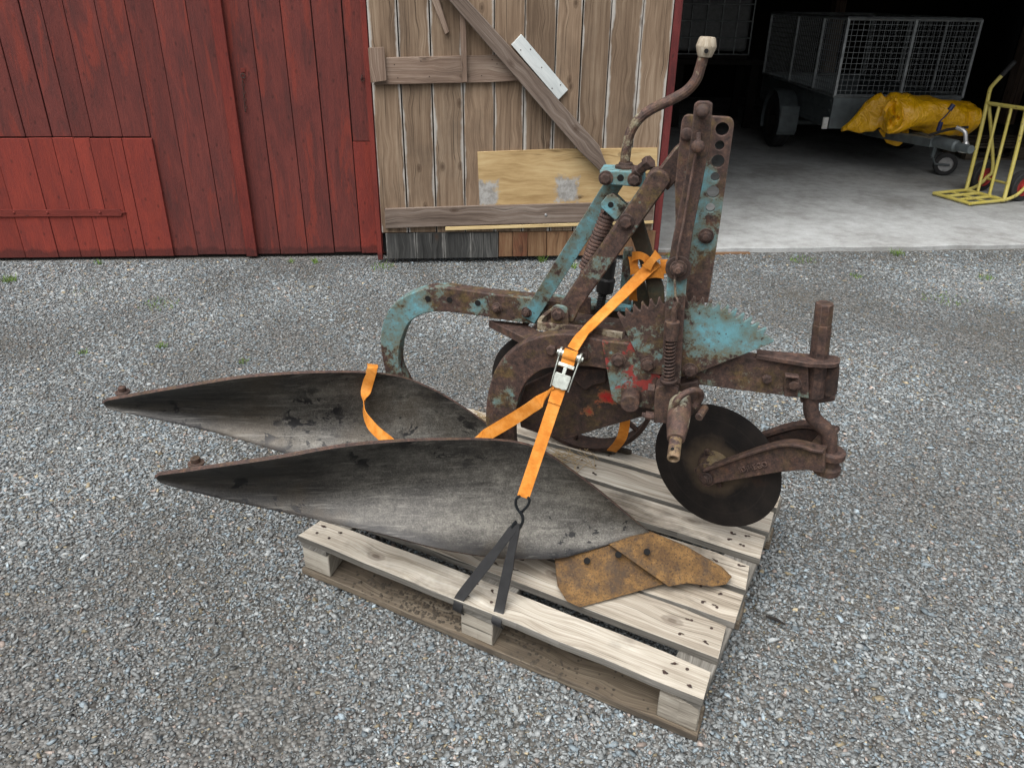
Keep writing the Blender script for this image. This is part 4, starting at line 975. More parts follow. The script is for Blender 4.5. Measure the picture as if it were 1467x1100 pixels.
def gravel():
    n = 500000
    # polar-ish sampling of the visible ground, wider than the picture
    v = RNG.random(n * 2); y = .75 + (5.25 - .75) * v ** .8
    x = (RNG.random(n * 2) * 2 - 1) * (.74 * (y * .9 + .75) + .35)
    wl = 4.93 + .08 * x
    keep = (y < wl); x, y = x[keep][:n], y[keep][:n]; n = len(x)
    pat = np.sin(x * 2.1 + 1.3 * np.sin(y * 1.7)) + np.sin(y * 3.3 + x * 1.1 + 2) + .7 * np.sin(x * 5.3 - y * 4.1) + .5 * np.sin(x * 9 + y * 7.7)
    keep = RNG.random(n) < np.clip(.93 + .24 * pat, .3, 1); x, y, pat = x[keep], y[keep], pat[keep]; n = len(x)
    near = np.clip((x - .8) / .3, 0, 1) * np.clip((y - (4.93 + .08 * x) + .55) / .4, 0, 1)
    keep = RNG.random(n) < 1 - .55 * near; x, y, pat = x[keep], y[keep], pat[keep]; n = len(x)
    size = np.clip(RNG.lognormal(math.log(.0037), .44, n), .002, .0125) * np.clip(1 + .06 * pat, .8, 1.2)
    far = np.clip((y - 2.2) / 3, 0, 1); size *= 1 + .25 * far
    # a few unit rocks: convex hulls
    units = []
    for k in range(14):
        bm = bmesh.new()
        for i in range(10 if k < 5 else 8):
            p = V((random.gauss(0, 1), random.gauss(0, 1), random.gauss(0, 1))).normalized() * random.uniform(.8, 1.1)
            bm.verts.new(p)
        r_ = bmesh.ops.convex_hull(bm, input=bm.verts[:]); bmesh.ops.delete(bm, geom=[g_ for g_ in r_['geom_interior'] if isinstance(g_, bmesh.types.BMVert)], context='VERTS')
        bmesh.ops.triangulate(bm, faces=bm.faces[:]); bm.verts.index_update()
        units.append((np.array([v_.co[:] for v_ in bm.verts], dtype=np.float32), np.array([[q.index for q in f.verts] for f in bm.faces], dtype=np.int32))); bm.free()
    which = RNG.integers(0, len(units), n)
    ang = RNG.random(n) * 2 * np.pi; sx = size * RNG.uniform(1.0, 1.75, n); sy = size * RNG.uniform(.7, 1.1, n); sz = size * RNG.uniform(.32, .62, n)
    tilt = RNG.normal(0, .17, n); tilt2 = RNG.normal(0, .17, n)
    g0 = (RNG.lognormal(math.log(.262), .26, n) * np.clip(1.02 - .085 * (1.4 - pat).clip(0, 3.4), .68, 1.05)).clip(.09, .5)
    col = np.stack([g0, g0, g0, np.ones(n)], 1)
    hue = RNG.random(n)
    col[:, :3] *= np.array([.945, 1.0, 1.0])
    sel = hue < .22; col[sel, :3] *= np.array([.86, .97, 1.06])
    sel = (hue > .90) & (hue < .945); col[sel, :3] *= np.array([1.22, .96, .84])
    sel = (hue > .945) & (hue < .97); col[sel, :3] *= np.array([1.25, 1.0, .68])
    V_, F_, C_ = [], [], []; off = 0
    for k, (uv_, uf) in enumerate(units):
        ids = np.nonzero(which == k)[0]
        p = uv_[None] * np.stack([sx[ids], sy[ids], sz[ids]], 1)[:, None, :]
        ca, sa = np.cos(tilt[ids])[:, None], np.sin(tilt[ids])[:, None]
        px_, pz = p[..., 0] * ca - p[..., 2] * sa, p[..., 0] * sa + p[..., 2] * ca
        ca, sa = np.cos(tilt2[ids])[:, None], np.sin(tilt2[ids])[:, None]
        py_, pz = p[..., 1] * ca - pz * sa, p[..., 1] * sa + pz * ca
        ca, sa = np.cos(ang[ids])[:, None], np.sin(ang[ids])[:, None]
        X = px_ * ca - py_ * sa + x[ids][:, None]; Y = px_ * sa + py_ * ca + y[ids][:, None]
        Z = pz + (sz[ids] * RNG.uniform(-.1, .5, len(ids)))[:, None] - .004
        V_.append(np.stack([X, Y, Z], -1).reshape(-1, 3)); m_ = len(uv_)
        F_.append((uf[None] + (off + np.arange(len(ids)) * m_)[:, None, None]).reshape(-1, 3)); off += len(ids) * m_
        C_.append(np.repeat(col[ids], m_, 0))
    Vv = np.concatenate(V_).astype(np.float32); Ff = np.concatenate(F_).astype(np.int32); Cc = np.concatenate(C_).astype(np.float32)
    me = bpy.data.meshes.new('gravel'); me.vertices.add(len(Vv)); me.vertices.foreach_set('co', Vv.ravel())
    me.loops.add(len(Ff) * 3); me.loops.foreach_set('vertex_index', Ff.ravel())
    me.polygons.add(len(Ff)); me.polygons.foreach_set('loop_start', np.arange(len(Ff), dtype=np.int32) * 3)
    me.update(calc_edges=True)
    at = me.color_attributes.new('col', 'FLOAT_COLOR', 'POINT'); at.data.foreach_set('color', Cc.ravel())
    me.materials.append(M['stone']); o = bpy.data.objects.new('gravel', me); COL.objects.link(o)
    tag(o, 'loose grey crushed stone covering the yard', 'gravel', kind='stuff')
gravel()

# ------------------------------------------------------------------ barn
WW, DW = 4.955, 4.79
BA = thing('barn', 'red painted plank barn with a dark open bay behind the plough', 'barn', tuple(bp(-1, WW, 0)))
sE = bs((556, 200), WW) + .1
up_s = [bs((x_, 197), WW) for x_ in (-5, 37, 75, 103.7, 133.8, 176, 216, 254, 297, 338, 380.5, 422.5, 463.5, 504.7)]
while up_s[0] > -6.2: up_s.insert(0, up_s[0] - random.uniform(.13, .17))
up_s += [sE]
PZ = .872       # top of the repaired lower boards
pz = bw((110, 197), WW).z
def vplank(m, s0, s1, z0, z1, w, th, gap=.003, jit=.002):
    wj = w + random.uniform(-jit, jit); m.grain(Zv)
    j0, j1 = random.uniform(-.0015, .0015), random.uniform(-.0015, .0015)
    c = [bp(s0 + gap / 2, wj, z0), bp(s1 - gap / 2, wj, z0), bp(s1 - gap / 2, wj + th, z0), bp(s0 + gap / 2, wj + th, z0)]
    c += [bp(s0 + gap / 2 + j0, wj, z1), bp(s1 - gap / 2 + j1, wj, z1), bp(s1 - gap / 2 + j1, wj + th, z1), bp(s0 + gap / 2 + j0, wj + th, z1)]
    m.hexa(c, BX)
pe = bs((217, 197), WW); pe2 = bs((236, 300), WW)
m = MB()
for a, b in zip(up_s, up_s[1:]):
    lowp = b <= pe + .02; last = abs(b - sE) < 1e-6
    z0 = pz + .004 if (lowp and a > -5.9) else (bw((520, 203), WW).z + .003 if last else .018 + random.uniform(-.006, .006))
    vplank(m, a, b, z0, 3.4, WW, .022, gap=random.choice((.003, .004, .007)))
m.build('wall_planking', M['red'], BA, .0015)
m = MB(); lo_s = [bs((x_, 290), WW) for x_ in (-62, -30, 17, 66, 99, 128, 150, 178, 195)] + [bs((217, 197), WW) + .004]
while lo_s[0] > -5.9: lo_s.insert(0, lo_s[0] - random.uniform(.12, .16))
for a, b in zip(lo_s, lo_s[1:]): vplank(m, a, b, .016, pz - .004 + random.uniform(-.003, .003), WW - .016, .022, gap=.003)
hatch = m.build('lower_hatch', M['redfresh'], BA, .0015); hatch['label'] = 'brighter red repaired lower boards'
m = MB(); vplank(m, up_s[-2], sE, .016, bw((520, 203), WW).z - .002, WW - .001, .022); m.build('repair_board', M['redfresh'], BA, .0015)
# strap hinge on the hatch
h0, h1 = bw((-60, 299), WW - .012).z, bw((100, 309), WW - .012).z
z_t, z_b = bw((100, 299.5), WW - .012).z, bw((100, 309.5), WW - .012).z
sx0, sx1 = bs((-140, 304), WW), bs((175, 304), WW)
m = MB().grain(BX); zc = (z_t + z_b) / 2; hh = (z_t - z_b) / 2
m.prism([bp(sx0, WW - .026, z_t), bp(sx1, WW - .026, z_t - .001), bp(sx1 + .008, WW - .026, zc + .005), bp(sx1 + .035, WW - .026, zc), bp(sx1 + .008, WW - .026, zc - .005), bp(sx1, WW - .026, z_b), bp(sx0, WW - .026, z_b)], BN * .007)
for x_ in (68, 143, 20): m.lathe(bw((x_, 304.5), WW - .026), -BN, [(0, .009), (.004, .007), (.006, .003)], 12)
m.build('strap_hinge', M['redtrim'], hatch, .001)
# batten
s0, s1 = bs((330, 200), WW - .03), bs((347, 200), WW - .03)
m = MB(); vplank(m, bs((313, 100), WW - .028), bs((331, 100), WW - .028), .012, 3.4, WW - .032, .03); m.build('batten', M['redtrim'], BA, .003)
# hook and chain
c = bw((348, 101), WW - .006); m = MB(); m.box(c - BX * .012 - Zv * .012, BX * .024, BN * .006, Zv * .024)
m.build('hook_plate', M['redtrim'], BA, .001)
m = MB().torus(bw((348, 109), WW - .012), BN, .012, .003, 16, 6); ch = [bw((347.5 + .5 * i + .4 * (i % 2), 117 + 5.2 * i), WW - .008) for i in range(9)]
for i, q in enumerate(ch): m.torus(q, BN if i % 2 else BX, .008, .0018, 12, 5)
m.build('chain', M['rust_dark'], BA, smooth=60)
c = bw((519, 109), WW - .01); m = MB().tube(smoothpath([c, c - BN * .02 + Zv * .006, c - BN * .03 - Zv * .008, c - BN * .02 - Zv * .02], 4), .003, 6).torus(c - Zv * .02, BN, .01, .0025, 12, 5); m.build('eye_hook', M['rust_dark'], BA)
# inner shell of the barn, walls and roof added to keep the bay dark
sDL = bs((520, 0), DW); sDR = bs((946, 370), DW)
OPL, OPR, LINT = sDR - .10, 5.6, 2.55  # lintel is out of view, lowered to darken the bay
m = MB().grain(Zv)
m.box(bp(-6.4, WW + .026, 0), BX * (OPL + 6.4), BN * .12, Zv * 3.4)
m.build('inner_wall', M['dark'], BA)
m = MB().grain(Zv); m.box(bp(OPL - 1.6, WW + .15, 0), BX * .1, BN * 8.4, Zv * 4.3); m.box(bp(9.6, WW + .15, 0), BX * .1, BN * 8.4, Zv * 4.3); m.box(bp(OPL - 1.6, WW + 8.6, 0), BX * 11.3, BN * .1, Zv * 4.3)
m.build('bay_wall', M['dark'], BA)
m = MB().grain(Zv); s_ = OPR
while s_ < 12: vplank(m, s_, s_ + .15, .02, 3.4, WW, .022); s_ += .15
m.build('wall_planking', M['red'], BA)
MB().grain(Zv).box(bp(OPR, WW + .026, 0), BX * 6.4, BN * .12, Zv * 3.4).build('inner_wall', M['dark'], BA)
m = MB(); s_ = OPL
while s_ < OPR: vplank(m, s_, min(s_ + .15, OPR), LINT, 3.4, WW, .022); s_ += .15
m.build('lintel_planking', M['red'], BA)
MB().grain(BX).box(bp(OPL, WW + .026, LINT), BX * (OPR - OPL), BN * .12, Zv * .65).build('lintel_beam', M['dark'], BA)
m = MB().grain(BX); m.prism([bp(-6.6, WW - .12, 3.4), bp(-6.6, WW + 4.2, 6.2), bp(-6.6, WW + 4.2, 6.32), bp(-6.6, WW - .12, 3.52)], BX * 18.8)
m.prism([bp(-6.6, WW + 9.1, 3.4), bp(-6.6, WW + 4.2, 6.2), bp(-6.6, WW + 4.2, 6.32), bp(-6.6, WW + 9.1, 3.52)], BX * 18.8); m.build('roof', M['dark'], BA)  # unseen roof, added to block sky light
MB().grain(BX).box(bp(OPL - 1.6, WW + .15, 3.3), BX * 11.3, BN * 8.5, Zv * .06).build('sky_block_ceiling', M['dark'], BA)  # unseen ceiling added to keep sky light out of the bay
for (s_, w_) in ((3.2, 12.6), (5.9, 12.6), (7.6, 10.5)):
    MB().grain(Zv).box(bp(s_, w_, .03), BX * .16, BN * .16, Zv * 3.27).build('post', M['rail'], BA, .004)
m = MB().grain(Zv).box(bp(OPL - .13, WW + .147, 0), BX * .14, BN * .1, Zv * LINT); m.build('door_post', M['redpost'], BA, .003)
# sill and concrete floor
m = MB().grain(BX)
sl0 = at_z((1000, 356), .02); wS = .5 * (at_z((1000, 355), .028).dot(BN) + at_z((1440, 351), .028).dot(BN))
k = 40; top = []; 
for i in range(k + 1):
    s_ = OPL - .3 + (OPR - OPL + 1.2) * i / k; top.append(bp(s_, wS + random.uniform(-.014, .014), .028))
m.prism(top + [bp(OPR + .9, WW + 8.7, .028), bp(OPL - 1.6, WW + 8.7, .028), bp(OPL - 1.6, WW + .16, .028), bp(OPL - .3, WW + .16, .028)], V((0, 0, -.2)))
o = m.build('concrete_floor', M['concrete'], None, .006); tag(o, kind='structure')
m = MB().grain(BX); kk = []
m.box(bp(OPL - .1, wS - .05, -.02), BX * .85, BN * .033, Zv * .026); m.build('door_sill', M['brownplank'], BA, .004)

# ------------------------------------------------------------------ sliding door of weathered boards
SD = thing('sliding_door', 'weathered unpainted plank door with diagonal brace and plywood patch', 'door', tuple(bp((sDL + sDR) / 2, DW, 0)))
ks = [bs((x_, 100), DW) for x_ in (531, 573, 618, 663, 708, 751, 795, 831.6, 871, 915, 957.5)]
zl = bw((640, 326), DW).z
m = MB()
for a, b in zip(ks, ks[1:]): vplank(m, a, b, zl - .03, 2.55, DW, .024, gap=random.choice((.004, .006, .008)), jit=.003)
m.build('door_planks', M['door'], SD, .002)
sm = bs((714, 350), DW)
lowk = [bs((x_, 350), DW) for x_ in (553, 596, 636, 676, 714)]
m = MB()
for a, b in zip(lowk, lowk[1:]): vplank(m, a, b, .028, zl - .034, DW - .006, .024, gap=.004)
m.build('lower_planks', M['blackplank'], SD, .002)
lowk = [bs((x_, 350), DW) for x_ in (714, 734, 756, 783, 812, 845, 880, 912, 938)]
m = MB()
for a, b in zip(lowk, lowk[1:]): vplank(m, a, b, .034, zl - .034, DW - .004, .024, gap=.004)
m.build('lower_planks', M['brownplank'], SD, .002)
MB().grain(Zv).box(bp(ks[0], DW + .03, .06), BX * (ks[-1] - ks[0]), BN * .012, Zv * 2.45).build('door_backing', M['darker'], SD)
# red edge trims
for (x0, x1, nm, w_) in (((521, 0), (527.5, 0), 'edge_trim', DW + .004),):
    a, b = bs((536, 200), DW), bs((543, 200), DW)
m = MB(); vplank(m, ks[0] - .036, ks[0] - .002, .02, 2.55, DW - .004, .055); m.build('edge_trim', M['redtrim'], SD, .003)
m = MB(); vplank(m, ks[-1] + .001, ks[-1] + .052, .03, 2.55, DW + .002, .06); m.build('edge_trim', M['redpost'], SD, .003)
def dpoly(name, mat, pts, w_, th, grain, bevel=.002, parent=SD):
    return MB().grain(grain).prism([bw(p, w_) for p in pts], BN * th).build(name, mat, parent, bevel)
dpoly('rail', M['rail'], [(553, 83), (716, 79), (745, 116), (700, 118.5), (640, 119.5), (535, 122)], DW - .028, .026, BX)
dpoly('rail_block', M['rail'], [(527, 69), (550, 68), (554, 116), (531, 119)], DW - .05, .021, Zv)
dpoly('lower_rail', M['brace'], [(551, 300), (700, 295), (936, 289), (935, 316), (700, 322), (552, 327.5)], DW - .03, .028, BX)
dpoly('upright_strip', M['rail'], [(657, -20), (666, -20), (669.5, 118), (662, 118.5)], DW - .058, .029, Zv)
m = MB().grain(bw((860, 236), DW) - bw((650, 0), DW)).prism([bw(p, DW - .088) for p in [(618, -30), (648, -30), (672, 2), (858, 208), (873, 246), (861, 247), (830, 217), (641, -2)]], BN * .058); m.build('diagonal_brace', M['brace'], SD, .004)
dpoly('white_board', M['white'], [(747, 49.5), (814, 129), (800, 143.5), (732.5, 64.5)], DW - .024, .022, bw((814, 129), DW) - bw((747, 49), DW))
dpoly('nailed_stick', M['lath'] if False else M['rail'], [(606, -30), (620, -30), (643.5, 46), (638, 50)], DW - .03, .026, bw((640, 46), DW) - bw((612, -30), DW))
dpoly('plywood_patch', M['ply'], [(684, 218), (790, 214), (942, 212), (940, 290), (820, 292), (687, 294.5)], DW - .012, .010, BX)
dpoly('yellow_lath', M['lath'], [(638, 325.5), (760, 322), (936, 316.5), (936, 320.5), (760, 326.5), (638, 330.5)], DW - .032, .022, BX)
for q in ((782, 308), (860, 304.5)):
    c = bw(q, DW - .03); MB().lathe(c, -BN, [(0, .009), (.004, .008), (.006, .004)], 12).build('coach_bolt', M['rim'], SD)
m = MB()
for (q, w_) in [((x_, y_), DW - .024) for x_, y_ in ((760, 71), (746, 72), (776, 97), (803, 122), (791, 127))] + [((x_, y_), DW - .028) for x_, y_ in ((565, 93), (570, 112), (603, 88), (615, 110), (705, 86), (712, 92), (690, 109))]:
    m.lathe(bw(q, w_), -BN, [(-.001, .0035), (.0012, .0035)], 8)
m.build('nails', M['rust_dark'], SD)
# ------------------------------------------------------------------ trailer in the bay
Yv = V((0, 1, 0)); Xv = V((1, 0, 0))
def py_(p, Y): return at_plane(p, (0, Y, 0), Yv)
TY = 7.9; RY = 10.3
X0 = .5 * (py_((1215, 30), TY).x + py_((1196, 139), TY).x); X1 = .5 * (py_((1405.5, 27), TY).x + py_((1380, 138), TY).x)
ZT = py_((1310, 28), TY).z; ZB = py_((1290, 139), TY).z; ZF = py_((1290, 186), TY).z
TR = thing('trailer', 'grey box trailer with wire mesh cage parked inside the barn', 'trailer', (X0 + .6, 9.0, .03))
def q3(x_, y_, z_): return V((x_, y_, z_))
def bar(m, a, b, r): m.tube([a, b], r * 1.2, 4, upv=Xv + Yv if abs((b - a).normalized().z) > .5 else Zv)
m = MB(); r_ = .014
for z_ in (ZT, ZB): bar(m, q3(X0, TY, z_), q3(X1, TY, z_), r_)
for x_ in (X0, (X0 + X1) / 2 + .015, X1): bar(m, q3(x_, TY, ZB), q3(x_, TY, ZT), r_)
m.build('mesh_frame', M['galv'], TR)
m = MB(); n_ = 24
for i in range(1, n_): x_ = X0 + (X1 - X0) * i / n_; m.tube([q3(x_, TY + .004, ZB), q3(x_, TY + .004, ZT)], .002, 4)
n_ = 14
for i in range(1, n_): z_ = ZB + (ZT - ZB) * i / n_; m.tube([q3(X0, TY - .002, z_), q3(X1, TY - .002, z_)], .002, 4)
m.build('front_mesh', M['galv'], TR)
m = MB()
for x_ in (X0, X1):
    for z_ in (ZT, ZB): bar(m, q3(x_, TY, z_), q3(x_, RY, z_), r_)
    for y_ in (TY + .62, TY + 1.4, RY): bar(m, q3(x_, y_, ZB), q3(x_, y_, ZT), r_)
for z_ in (ZT, ZB): bar(m, q3(X0, RY, z_), q3(X1, RY, z_), r_)
m.build('mesh_frame', M['galv'], TR)
for x_ in (X0, X1):
    m = MB()
    for i in range(1, 44): y_ = TY + (RY - TY) * i / 44; m.tube([q3(x_, y_, ZB), q3(x_, y_, ZT)], .002, 4)
    for i in range(1, 14): z_ = ZB + (ZT - ZB) * i / 14; m.tube([q3(x_, TY, z_), q3(x_, RY, z_)], .0018, 4)
    m.build('side_mesh', M['galv'], TR)
m = MB(); t_ = .03
m.box(q3(X0, TY + .002, ZF), Xv * (X1 - X0), Yv * t_, Zv * (ZB - ZF - .012))
m.box(q3(X0, RY - t_, ZF), Xv * (X1 - X0), Yv * t_, Zv * (ZB - ZF - .012))
for x_ in (X0, X1 - t_): m.box(q3(x_, TY + t_ + .004, ZF), Xv * t_, Yv * (RY - TY - 2 * t_ - .008), Zv * (ZB - ZF - .012))
m.box(q3(X0 + t_, TY + t_, ZF), Xv * (X1 - X0 - 2 * t_), Yv * (RY - TY - 2 * t_), Zv * .03)
m.build('body', M['galvd'], TR, .004)
m = MB()
for z_ in (ZF + .02, ZF + (ZB - ZF) * .5, ZB - .06): m.box(q3(X0 - .008, TY + .05, z_), Xv * .008, Yv * (RY - TY - .1), Zv * .02)
m.build('side_rib', M['galvd'], TR, .002)
def wheel(o, ax, R_, w_, parent, tyre='tyre', rim='rim', name='wheel', groove=True):
    k = [(-w_/2, R_ * .62), (-w_/2, R_ * .92), (-w_ * .38, R_), (-w_ * .2, R_), (-w_ * .18, R_ * .975), (-w_ * .08, R_ * .975), (-w_ * .06, R_), (w_ * .06, R_), (w_ * .08, R_ * .975), (w_ * .18, R_ * .975), (w_ * .2, R_), (w_ * .38, R_), (w_/2, R_ * .92), (w_/2, R_ * .62)]
    wh = MB().lathe(o, ax, k, 40, cap=False).build(name, M[tyre], parent, smooth=35)
    MB().lathe(o, ax, [(-w_ * .52, R_ * .14), (-w_ * .52, R_ * .2), (-w_ * .3, R_ * .22), (-w_ * .34, R_ * .56), (-w_ * .5, R_ * .6), (-w_ * .5, R_ * .64), (w_ * .5, R_ * .64), (w_ * .5, R_ * .6), (w_ * .34, R_ * .56), (w_ * .3, R_ * .22), (w_ * .52, R_ * .2), (w_ * .52, R_ * .14)], 28).build('rim', M[rim], wh, smooth=30)
    return wh
gy = at_z((1118, 211), .03).y
for x_ in (X0 - .11, X1 + .11):
    wheel(q3(x_, gy + .05, .03 + .29), Xv, .29, .165, TR, rim='dark')  # rims coloured dark to stand for the shade around them
    m = MB(); pts = [q3(x_ - .1, gy + .05 + .33 * math.cos(a_), .32 + .33 * math.sin(a_)) for a_ in [R(200 - 22 * i) for i in range(11)]]
    m.ribbon([p + Xv * .1 for p in pts], Xv, .2, .006); m.build('mudguard', M['galvd'], TR)
    m = MB(); m.box(q3(x_ - .1, gy - .30, .24), Xv * .2, Yv * .006, Zv * .27); m.build('mud_flap', M['galvd'], TR, .002)
MB().cyl(q3(X0 - .1, gy + .05, .30), q3(X1 + .1, gy + .05, .30), .03, 10).build('axle', M['galvd'], TR)
c = py_((1183, 176), TY - .01); m = MB(); m.box(c - Xv * .03 - Zv * .06, Xv * .055, Yv * .02, Zv * .11); m.build('marker_light', M['lamp_w'], TR, .004)
CP = at_z((1383, 208), .46)
tyc = V((CP.x - .12, CP.y + .1, .45))
m = MB()
for x_ in (X0 + .35, X1 - .35):
    m.tube([q3(x_, TY + .5, ZF - .03), q3((X0 + X1) / 2 + (x_ - (X0 + X1) / 2) * .62, TY, ZF - .03), q3(CP.x - .1 + (x_ - (X0 + X1) / 2) * .08, CP.y + .28, .43)], .052, 4, upv=Xv + Zv)
m.build('tongue', M['galvd'], TR, .004)
m = MB(); m.lathe(V((CP.x - .1, CP.y + .3, .44)), V((.12, -.5, 0)), [(0, .05), (.25, .05), (.27, .035), (.42, .035)], 14); m.build('overrun_sleeve', M['galvd'], TR, .003)
c = V((CP.x, CP.y, .44)); m = MB().lathe(c, Zv, [(-.04, .045), (.0, .05), (.02, .035), (.05, .02)], 16); m.tube(smoothpath([c + Zv * .02, c + V((-.02, .02, .12)), c + V((-.07, .08, .15))], 4), .018, 8); m.build('coupling', M['rim'], TR, .002)
MB().tube(smoothpath([c + V((-.22, .22, .06)), c + V((-.1, .15, .12)), c + V((.0, .03, .16))], 4), .012, 8).build('brake_lever', M['dark'], TR)
jw = at_z((1352, 252), .03); jc = V((jw.x, jw.y + .03, .03 + .105))
wheel(jc, V((.3, .95, 0)), .105, .055, TR, name='jockey_wheel')
m = MB(); m.cyl(jc + V((-.11, .06, .05)), jc + V((-.10, .06, .42)), .022, 12); m.tube([jc + V((-.11, .05, .06)), jc + V((-.1, -.0, .0)), jc + V((.02, -.05, 0))], .012, 6); m.build('jockey_post', M['galvd'], TR, .002)
bl = MB().tube(smoothpath([py_(p, 7.25) for p in [(1363, 153), (1361, 159), (1353, 168), (1347, 174), (1346, 180)]], 4), .006, 6)
a_, b_ = py_((1366, 150), 7.24), py_((1360, 158), 7.24); bl.tube([a_, b_], .022, 8); a_, b_ = py_((1348, 175), 7.25), py_((1344, 188), 7.25); bl.tube([a_, b_], .02, 8)
bl.build('plug_cable', M['blue'], TR)

# yellow tarpaulin bundle lying on the tongue
def tarp():
    m = MB(); n1, n2 = 90, 48; g = []
    path = smoothpath([py_(p, y_) for p, y_ in [((1206, 186), 7.72), ((1232, 172), 7.66), ((1252, 166), 7.62), ((1268, 166), 7.58), ((1300, 166), 7.56), ((1340, 168), 7.54), ((1370, 172), 7.52), ((1394, 172), 7.5), ((1397, 172), 7.5)]], 12)
    path = resample(path, n1)
    rad = [(0, .02, .02), (.06, .03, .05), (.16, .06, .16), (.26, .08, .19), (.30, .06, .15), (.33, .12, .19), (.37, .17, .205), (.5, .16, .185), (.7, .16, .18), (.85, .155, .17), (.9, .12, .15), (.93, .15, .16), (.985, .14, .15), (1, .02, .03)]
    for i in range(n1):
        t = i / (n1 - 1); k = 0
        while k < len(rad) - 2 and rad[k + 1][0] < t: k += 1
        f = (t - rad[k][0]) / (rad[k + 1][0] - rad[k][0]); ry = rad[k][1] + (rad[k + 1][1] - rad[k][1]) * f; rz = rad[k][2] + (rad[k + 1][2] - rad[k][2]) * f
        row = []
        for j in range(n2):
            a_ = 2 * math.pi * j / n2; c_, s_ = math.cos(a_), math.sin(a_)
            p = path[i] + Yv * (c_ * ry) + Zv * (s_ * rz * (1.0 if s_ > 0 else .8))
            w1 = mnoise.ridged_multi_fractal(p * 2.6 + V((3, 1, 7)), 1.0, 2.0, 3, 1.0, 2.0) - 1.1
            w2 = mnoise.noise(p * 7); fold = .016 * math.sin(3 * a_ + 7 * t + 3 * mnoise.noise(p * 2))
            d_ = (w1 * .032 + w2 * .014 + fold) * min(1, ry / .1)
            row.append(len(m.v)); m.v.append(p + (Yv * c_ + Zv * s_) * d_)
        g.append(row)
    for i in range(n1 - 1):
        for j in range(n2): j2 = (j + 1) % n2; m.face([g[i][j], g[i][j2], g[i + 1][j2], g[i + 1][j]])
    m.face(g[0][::-1]); m.face(g[-1])
    # hanging folded edge at the roll's near end and a loose corner below
    def sheet(pts, y0, y1, amp):
        out = smoothpx(pts, 5); k = len(out); cx = sum(p[0] for p in out) / k; cy = sum(p[1] for p in out) / k; rings = 7; b = len(m.v); rows = []
        for r_ in range(rings + 1):
            f = 1 - r_ / (rings + .6); row = []
            for (x_, yy) in out:
                q = py_((cx + (x_ - cx) * f, cy + (yy - cy) * f), y0 + (y1 - y0) * (1 - f) + amp * mnoise.noise(V((x_ * .06, yy * .06, f * 3))))
                row.append(len(m.v)); m.v.append(q)
            rows.append(row)
        for r_ in range(rings):
            for i in range(k): i2 = (i + 1) % k; m.face([rows[r_][i], rows[r_][i2], rows[r_ + 1][i2], rows[r_ + 1][i]])
        m.face(rows[-1]); m.face(rows[0][::-1])
    sheet([(1266, 158), (1272, 147), (1283, 141), (1291, 148), (1296, 165), (1297, 174), (1291, 184), (1280, 190), (1271, 191), (1267, 176)], 7.40, 7.30, .06)
    sheet([(1258, 186), (1285, 176), (1296, 178), (1302, 190), (1288, 209), (1270, 205)], 7.66, 7.58, .05)
    o = m.build('tarpaulin', M['tarp'], None, smooth=50)
    tag(o, 'crumpled glossy yellow tarpaulin bundled on the trailer drawbar', 'tarpaulin')
tarp()

# ------------------------------------------------------------------ yellow hand truck
HT = thing('hand_truck', 'pale yellow hand truck with red hubbed wheels standing at the barn opening', 'hand truck', tuple(at_z((1410, 280), .03)))
Lh, Rh = at_z((1384, 272.5), .055), at_z((1438, 287), .055); tl, tr_ = at_z((1341, 277.5), .05), at_z((1384, 291.5), .05)
e = (Rh - Lh).normalized(); away = (Lh - tl).normalized(); away = (away - e * away.dot(e)).normalized()
ln = (Zv * math.cos(R(14)) + away * math.sin(R(14))).normalized(); hn = e.cross(ln)
def hp3(p, off=0): return at_plane(p, Lh + away * off, hn)
rr_ = .0165
Wd = (Rh - Lh).length
lt = smoothpath([Lh, hp3((1400, 209)), hp3((1414, 148)), hp3((1417.5, 132)), hp3((1421, 124)), hp3((1436, 107.5))], 4)
m = MB().tube(lt, rr_, 10)
rt = [q + e * Wd for q in lt]; m.tube(rt, rr_, 10)
rd = hp3((1414, 148)) - Lh; m.tube([Lh + rd, Rh + rd], rr_, 10)
for f in (.31, .62): m.tube([Lh + e * (Wd * f), Lh + e * (Wd * (f + .02)) + rd], rr_ * .8, 8)
m.tube([Lh, Rh], rr_, 10)
m.build('frame', M['yellow'], HT, smooth=60)
for t0 in (lt, rt):
    d_ = (t0[-1] - t0[-2]).normalized(); MB().tube([t0[-1] - d_ * .005, t0[-1] + d_ * .13], .02, 10).build('grip', M['rubber'], HT)
m = MB(); dpt = away * -.36
for f in (0, .33, .66, 1): m.tube([Lh + e * (Wd * f), Lh + e * (Wd * f) + dpt], rr_ * .85, 8)
m.tube([Lh + dpt, Rh + dpt], rr_ * .85, 8); m.tube([Lh + dpt * .5, Rh + dpt * .5], rr_ * .6, 8); m.build('toe_plate', M['yellow'], HT, smooth=60)
m = MB()
for b0 in (Lh, Rh):
    ax_ = b0 + away * .19 + Zv * .085
    m.tube(smoothpath([b0 + away * .01, b0 + away * .12 + Zv * .03, b0 + away * .2 + Zv * .1, b0 + away * .23 + Zv * .2, b0 + rd * .97 + away * .03], 4), rr_ * .9, 8)
m.tube([Lh + away * .19 + Zv * .09, Rh + away * .19 + Zv * .09], .011, 8); m.build('back_frame', M['yellow'], HT, smooth=60)
for b0, s_ in ((Lh, -.05), (Rh, -.045)):
    wheel(b0 + away * .2 + e * s_ + Zv * .095, e, .125, .075, HT, rim='redhub')

